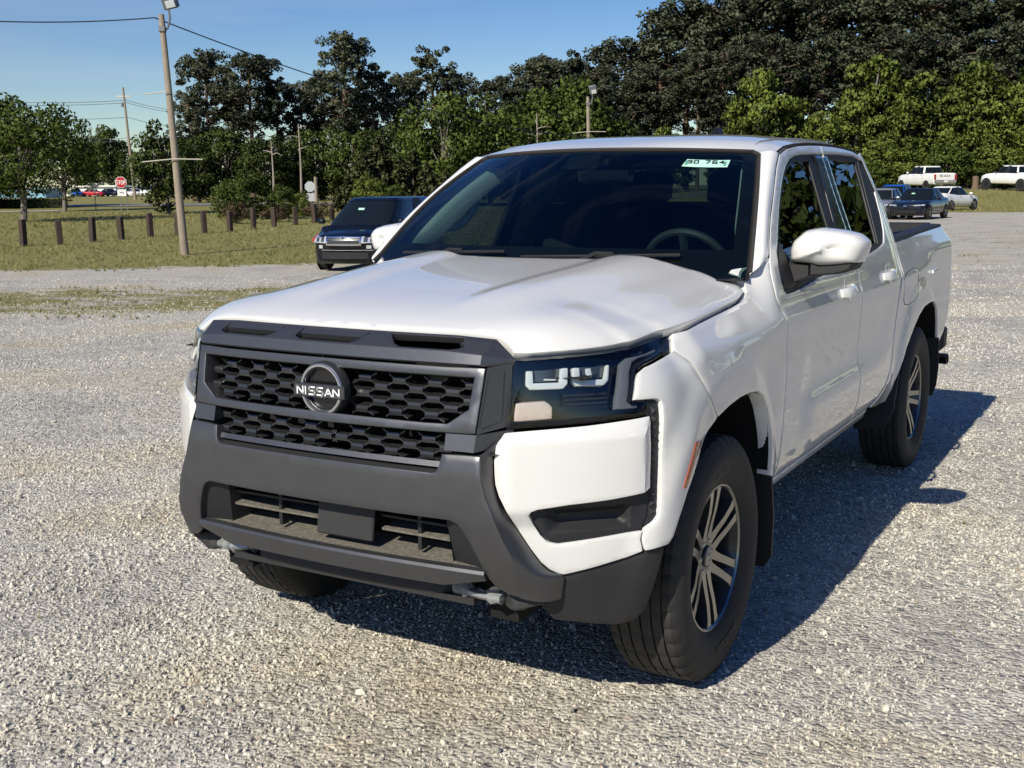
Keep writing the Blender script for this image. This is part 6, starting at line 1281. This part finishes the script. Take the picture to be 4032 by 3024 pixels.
def grille_bar(z0, z1, wdt, m, slats=3, chrome_=True, frame=True):
    def f(o, mm, q):
        g = empty('front_grille'); g.parent = o; w = wdt / 2
        face_patch(g, q, 'grille_mesh', -w, w, z0, z1, m, out=.008)
        for k in range(slats):
            zz = z0 + (z1 - z0) * (k + .6) / (slats + .2); face_patch(g, q, 'grille_slat', -w * .96, w * .96, zz - .008, zz + .008, steel if chrome_ else black_plastic, out=.014)
        if frame:
            for zz in (z0, z1): face_patch(g, q, 'grille_frame', -w - .03, w + .03, zz - .018, zz + .018, chrome, out=.022)
            for sx in (1, -1): face_patch(g, q, 'grille_frame', sx * (w - .015), sx * (w + .03), z0, z1, chrome, out=.021)
    return f
def front_low(plate=True, m=None):
    def f(o, mm, q):
        face_patch(o, q, 'lower_intake', -q['hw'] * .66, q['hw'] * .66, q['z0'] + .10, q['z0'] + .26, black_plastic, out=.006)
        face_patch(o, q, 'bumper_strip', -q['hw'] * .80, q['hw'] * .80, q['z0'] + .30, q['z0'] + .32, chrome if m else black_plastic, out=.012)
        if m:
            for sx in (1, -1): face_patch(o, q, 'fog_lamp', sx * q['hw'] * .62, sx * q['hw'] * .74, q['z0'] + .35, q['z0'] + .43, car_lamp, out=.01)
    return f
lamp_dark = pmat('lamp interior', (.12, .13, .14), .15, metal=.6, coat=1)
def taillamps(z, wdt=.30, hgt=.12, x=.72):
    def f(o, mm, q):
        for sx in (1, -1): face_patch(o, q, 'tail_light', sx * (q['hw'] * x - wdt / 2), sx * min(q['hw'] * x + wdt / 2, q['hw'] * .99), z - hgt / 2, z + hgt / 2, red_lens, True, .02)
    return f
def rear_low():
    def f(o, mm, q): face_patch(o, q, 'rear_diffuser', -q['hw'] * .75, q['hw'] * .75, q['z0'] + .04, q['z0'] + .18, black_plastic, True, .01)
    return f
def pickup_rear(text=None):
    def f(o, mm, q):
        g = bx(o, 'tailgate', (0, q['yr'] - .01, q['bed'] - .30), (q['hw'] * 1.62, .06, .52), mm, .015)
        if text: text_mb(text, .15, .04, lambda u, v: (-u, q['yr'] + .022, q['bed'] - .22 + v), 1.6).build('tailgate_lettering', black_plastic, g, 0, False)
        for sx in (1, -1): bx(o, 'tail_light', (sx * q['hw'] * .90, q['yr'] - .02, q['bed'] - .30), (.16, .14, .42), red_lens, .02)
        bx(o, 'rear_bumper', (0, q['yr'] + .04, q['z0'] + .32), (q['hw'] * 1.9, .16, .20), chrome if text else mm, .03)
        bx(o, 'bed_opening', (0, q['yr'] - .95, q['bed'] + .028), (q['hw'] * 1.55, 1.6, .02), void_black, .004)
        bx(o, 'number_plate', (0, q['yr'] + .125, q['z0'] + .33), (.32, .02, .14), sign_white, .004)
    return f
def badge(z):
    def f(o, mm, q): face_patch(o, q, 'front_emblem', -.08, .08, z - .04, z + .04, chrome, out=.016)
    return f
def windscreen_sticker(z, y): 
    def f(o, mm, q): bx(o, 'windscreen_sticker', (-.12, y, z), (.16, .012, .07), MATS['pale green paper'], 0, Matrix.Rotation(R(-50), 3, 'X'))
    return f
V_ = lambda p, d: lot(d, PX(p, d))
car('black minivan with chrome grille and clear headlights parked behind the pickup bonnet', 'minivan', 'black', V_(828, 30.6), R(14), 5.15, 1.98, 1.10, 1.76, 1.02, .78, (-1.72, -.62, 2.02, 2.42), 3.08, .345, name='minivan', trunk=1.10, detail=(headlamps(.50, .98, .70, .86, True, .02, .06), grille_bar(.66, .86, .92, gloss_black, 4), front_low(m=1), windscreen_sticker(1.50, -1.06), badge(.92), taillamps(1.1)))
car('black sedan facing the camera, frontmost of the parked cars behind the pickup bed', 'sedan', 'navy', V_(1976, 57), R(-6), 4.65, 1.82, .92, 1.43, .88, .64, (-1.05, -.25, .85, 1.80), 2.70, .325, trunk=1.0, detail=(headlamps(.50, .97, .64, .70), grille_bar(.30, .46, 1.1, gloss_black, 2, False, False), badge(.66), windscreen_sticker(1.22, -.72)))
car('white sedan seen from behind with red tail lights, right of the black sedan', 'sedan', 'white', V_(2038, 74), R(160), 4.85, 1.87, .96, 1.47, .93, .66, (-1.1, -.3, .85, 1.80), 2.82, .34, trunk=1.08, detail=(taillamps(.92, .50, .09, .68), rear_low()))
car('bright blue hatchback seen from behind, left of the black sedan', 'hatchback', 'blue', V_(1930, 72), R(178), 4.4, 1.80, 1.0, 1.60, .97, .66, (-.95, -.25, 1.45, 2.0), 2.6, .33, trunk=1.0, detail=(taillamps(.98, .34, .14, .72), rear_low()))
car('silver car mostly hidden by the pickup cab, left of the black sedan', 'sedan', 'silver', V_(1893, 58), R(-2), 4.6, 1.80, .93, 1.45, .89, .64, (-1.0, -.3, .95, 1.75), 2.7, .325, trunk=1.0, detail=(headlamps(.5, .97, .64, .72),))
car('white crew-cab pickup with dark lettering on its tailgate, parked by the trees', 'pickup truck', 'white', V_(1984, 97), R(222), 5.9, 2.05, 1.36, 1.97, 1.28, 1.0, (-1.15, -.55, 1.15, 1.32), 3.75, .40, bed=1.42, lift=.22, name='parked_pickup', detail=(pickup_rear('RAM'),))
car('white off-road pickup on big knobbly tyres at the right edge by the trees', 'pickup truck', 'white', V_(2172, 96), R(232), 5.8, 2.05, 1.40, 2.0, 1.32, 1.05, (-1.15, -.5, 1.22, 1.42), 3.68, .46, bed=1.46, lift=.30, clad=True, name='parked_pickup', detail=(pickup_rear(),))
car('white hatchback glimpsed through the pickup windscreen and rear window', 'hatchback', 'white', V_(1388, 66), R(20), 4.5, 1.82, 1.0, 1.62, .98, .7, (-1.0, -.3, 1.55, 1.98), 2.66, .33, trunk=1.0, detail=(headlamps(.5, .97, .68, .80),))
for lb, pt, p, d, rz in (('red car parked in front of the low blue-grey building', 'red', 214, 222, 110), ('blue car parked left of the red car by the low building', 'blue', 178, 222, 60), ('white car parked at the right end of the low building', 'white', 302, 218, 70), ('dark car parked between the red car and the stop sign', 'navy', 250, 224, 100)):
    car(lb, 'sedan', pt, V_(p, d), R(rz), 4.6, 1.80, .95, 1.45, .9, .66, (-1.0, -.3, .95, 1.75), 2.7, .33)
car('white van parked right of the white car, under the dense tree', 'van', 'white', V_(338, 214), R(80), 5.2, 2.0, 1.2, 2.1, 1.1, .8, (-1.9, -1.3, 2.3, 2.5), 3.1, .36, name='parked_van')
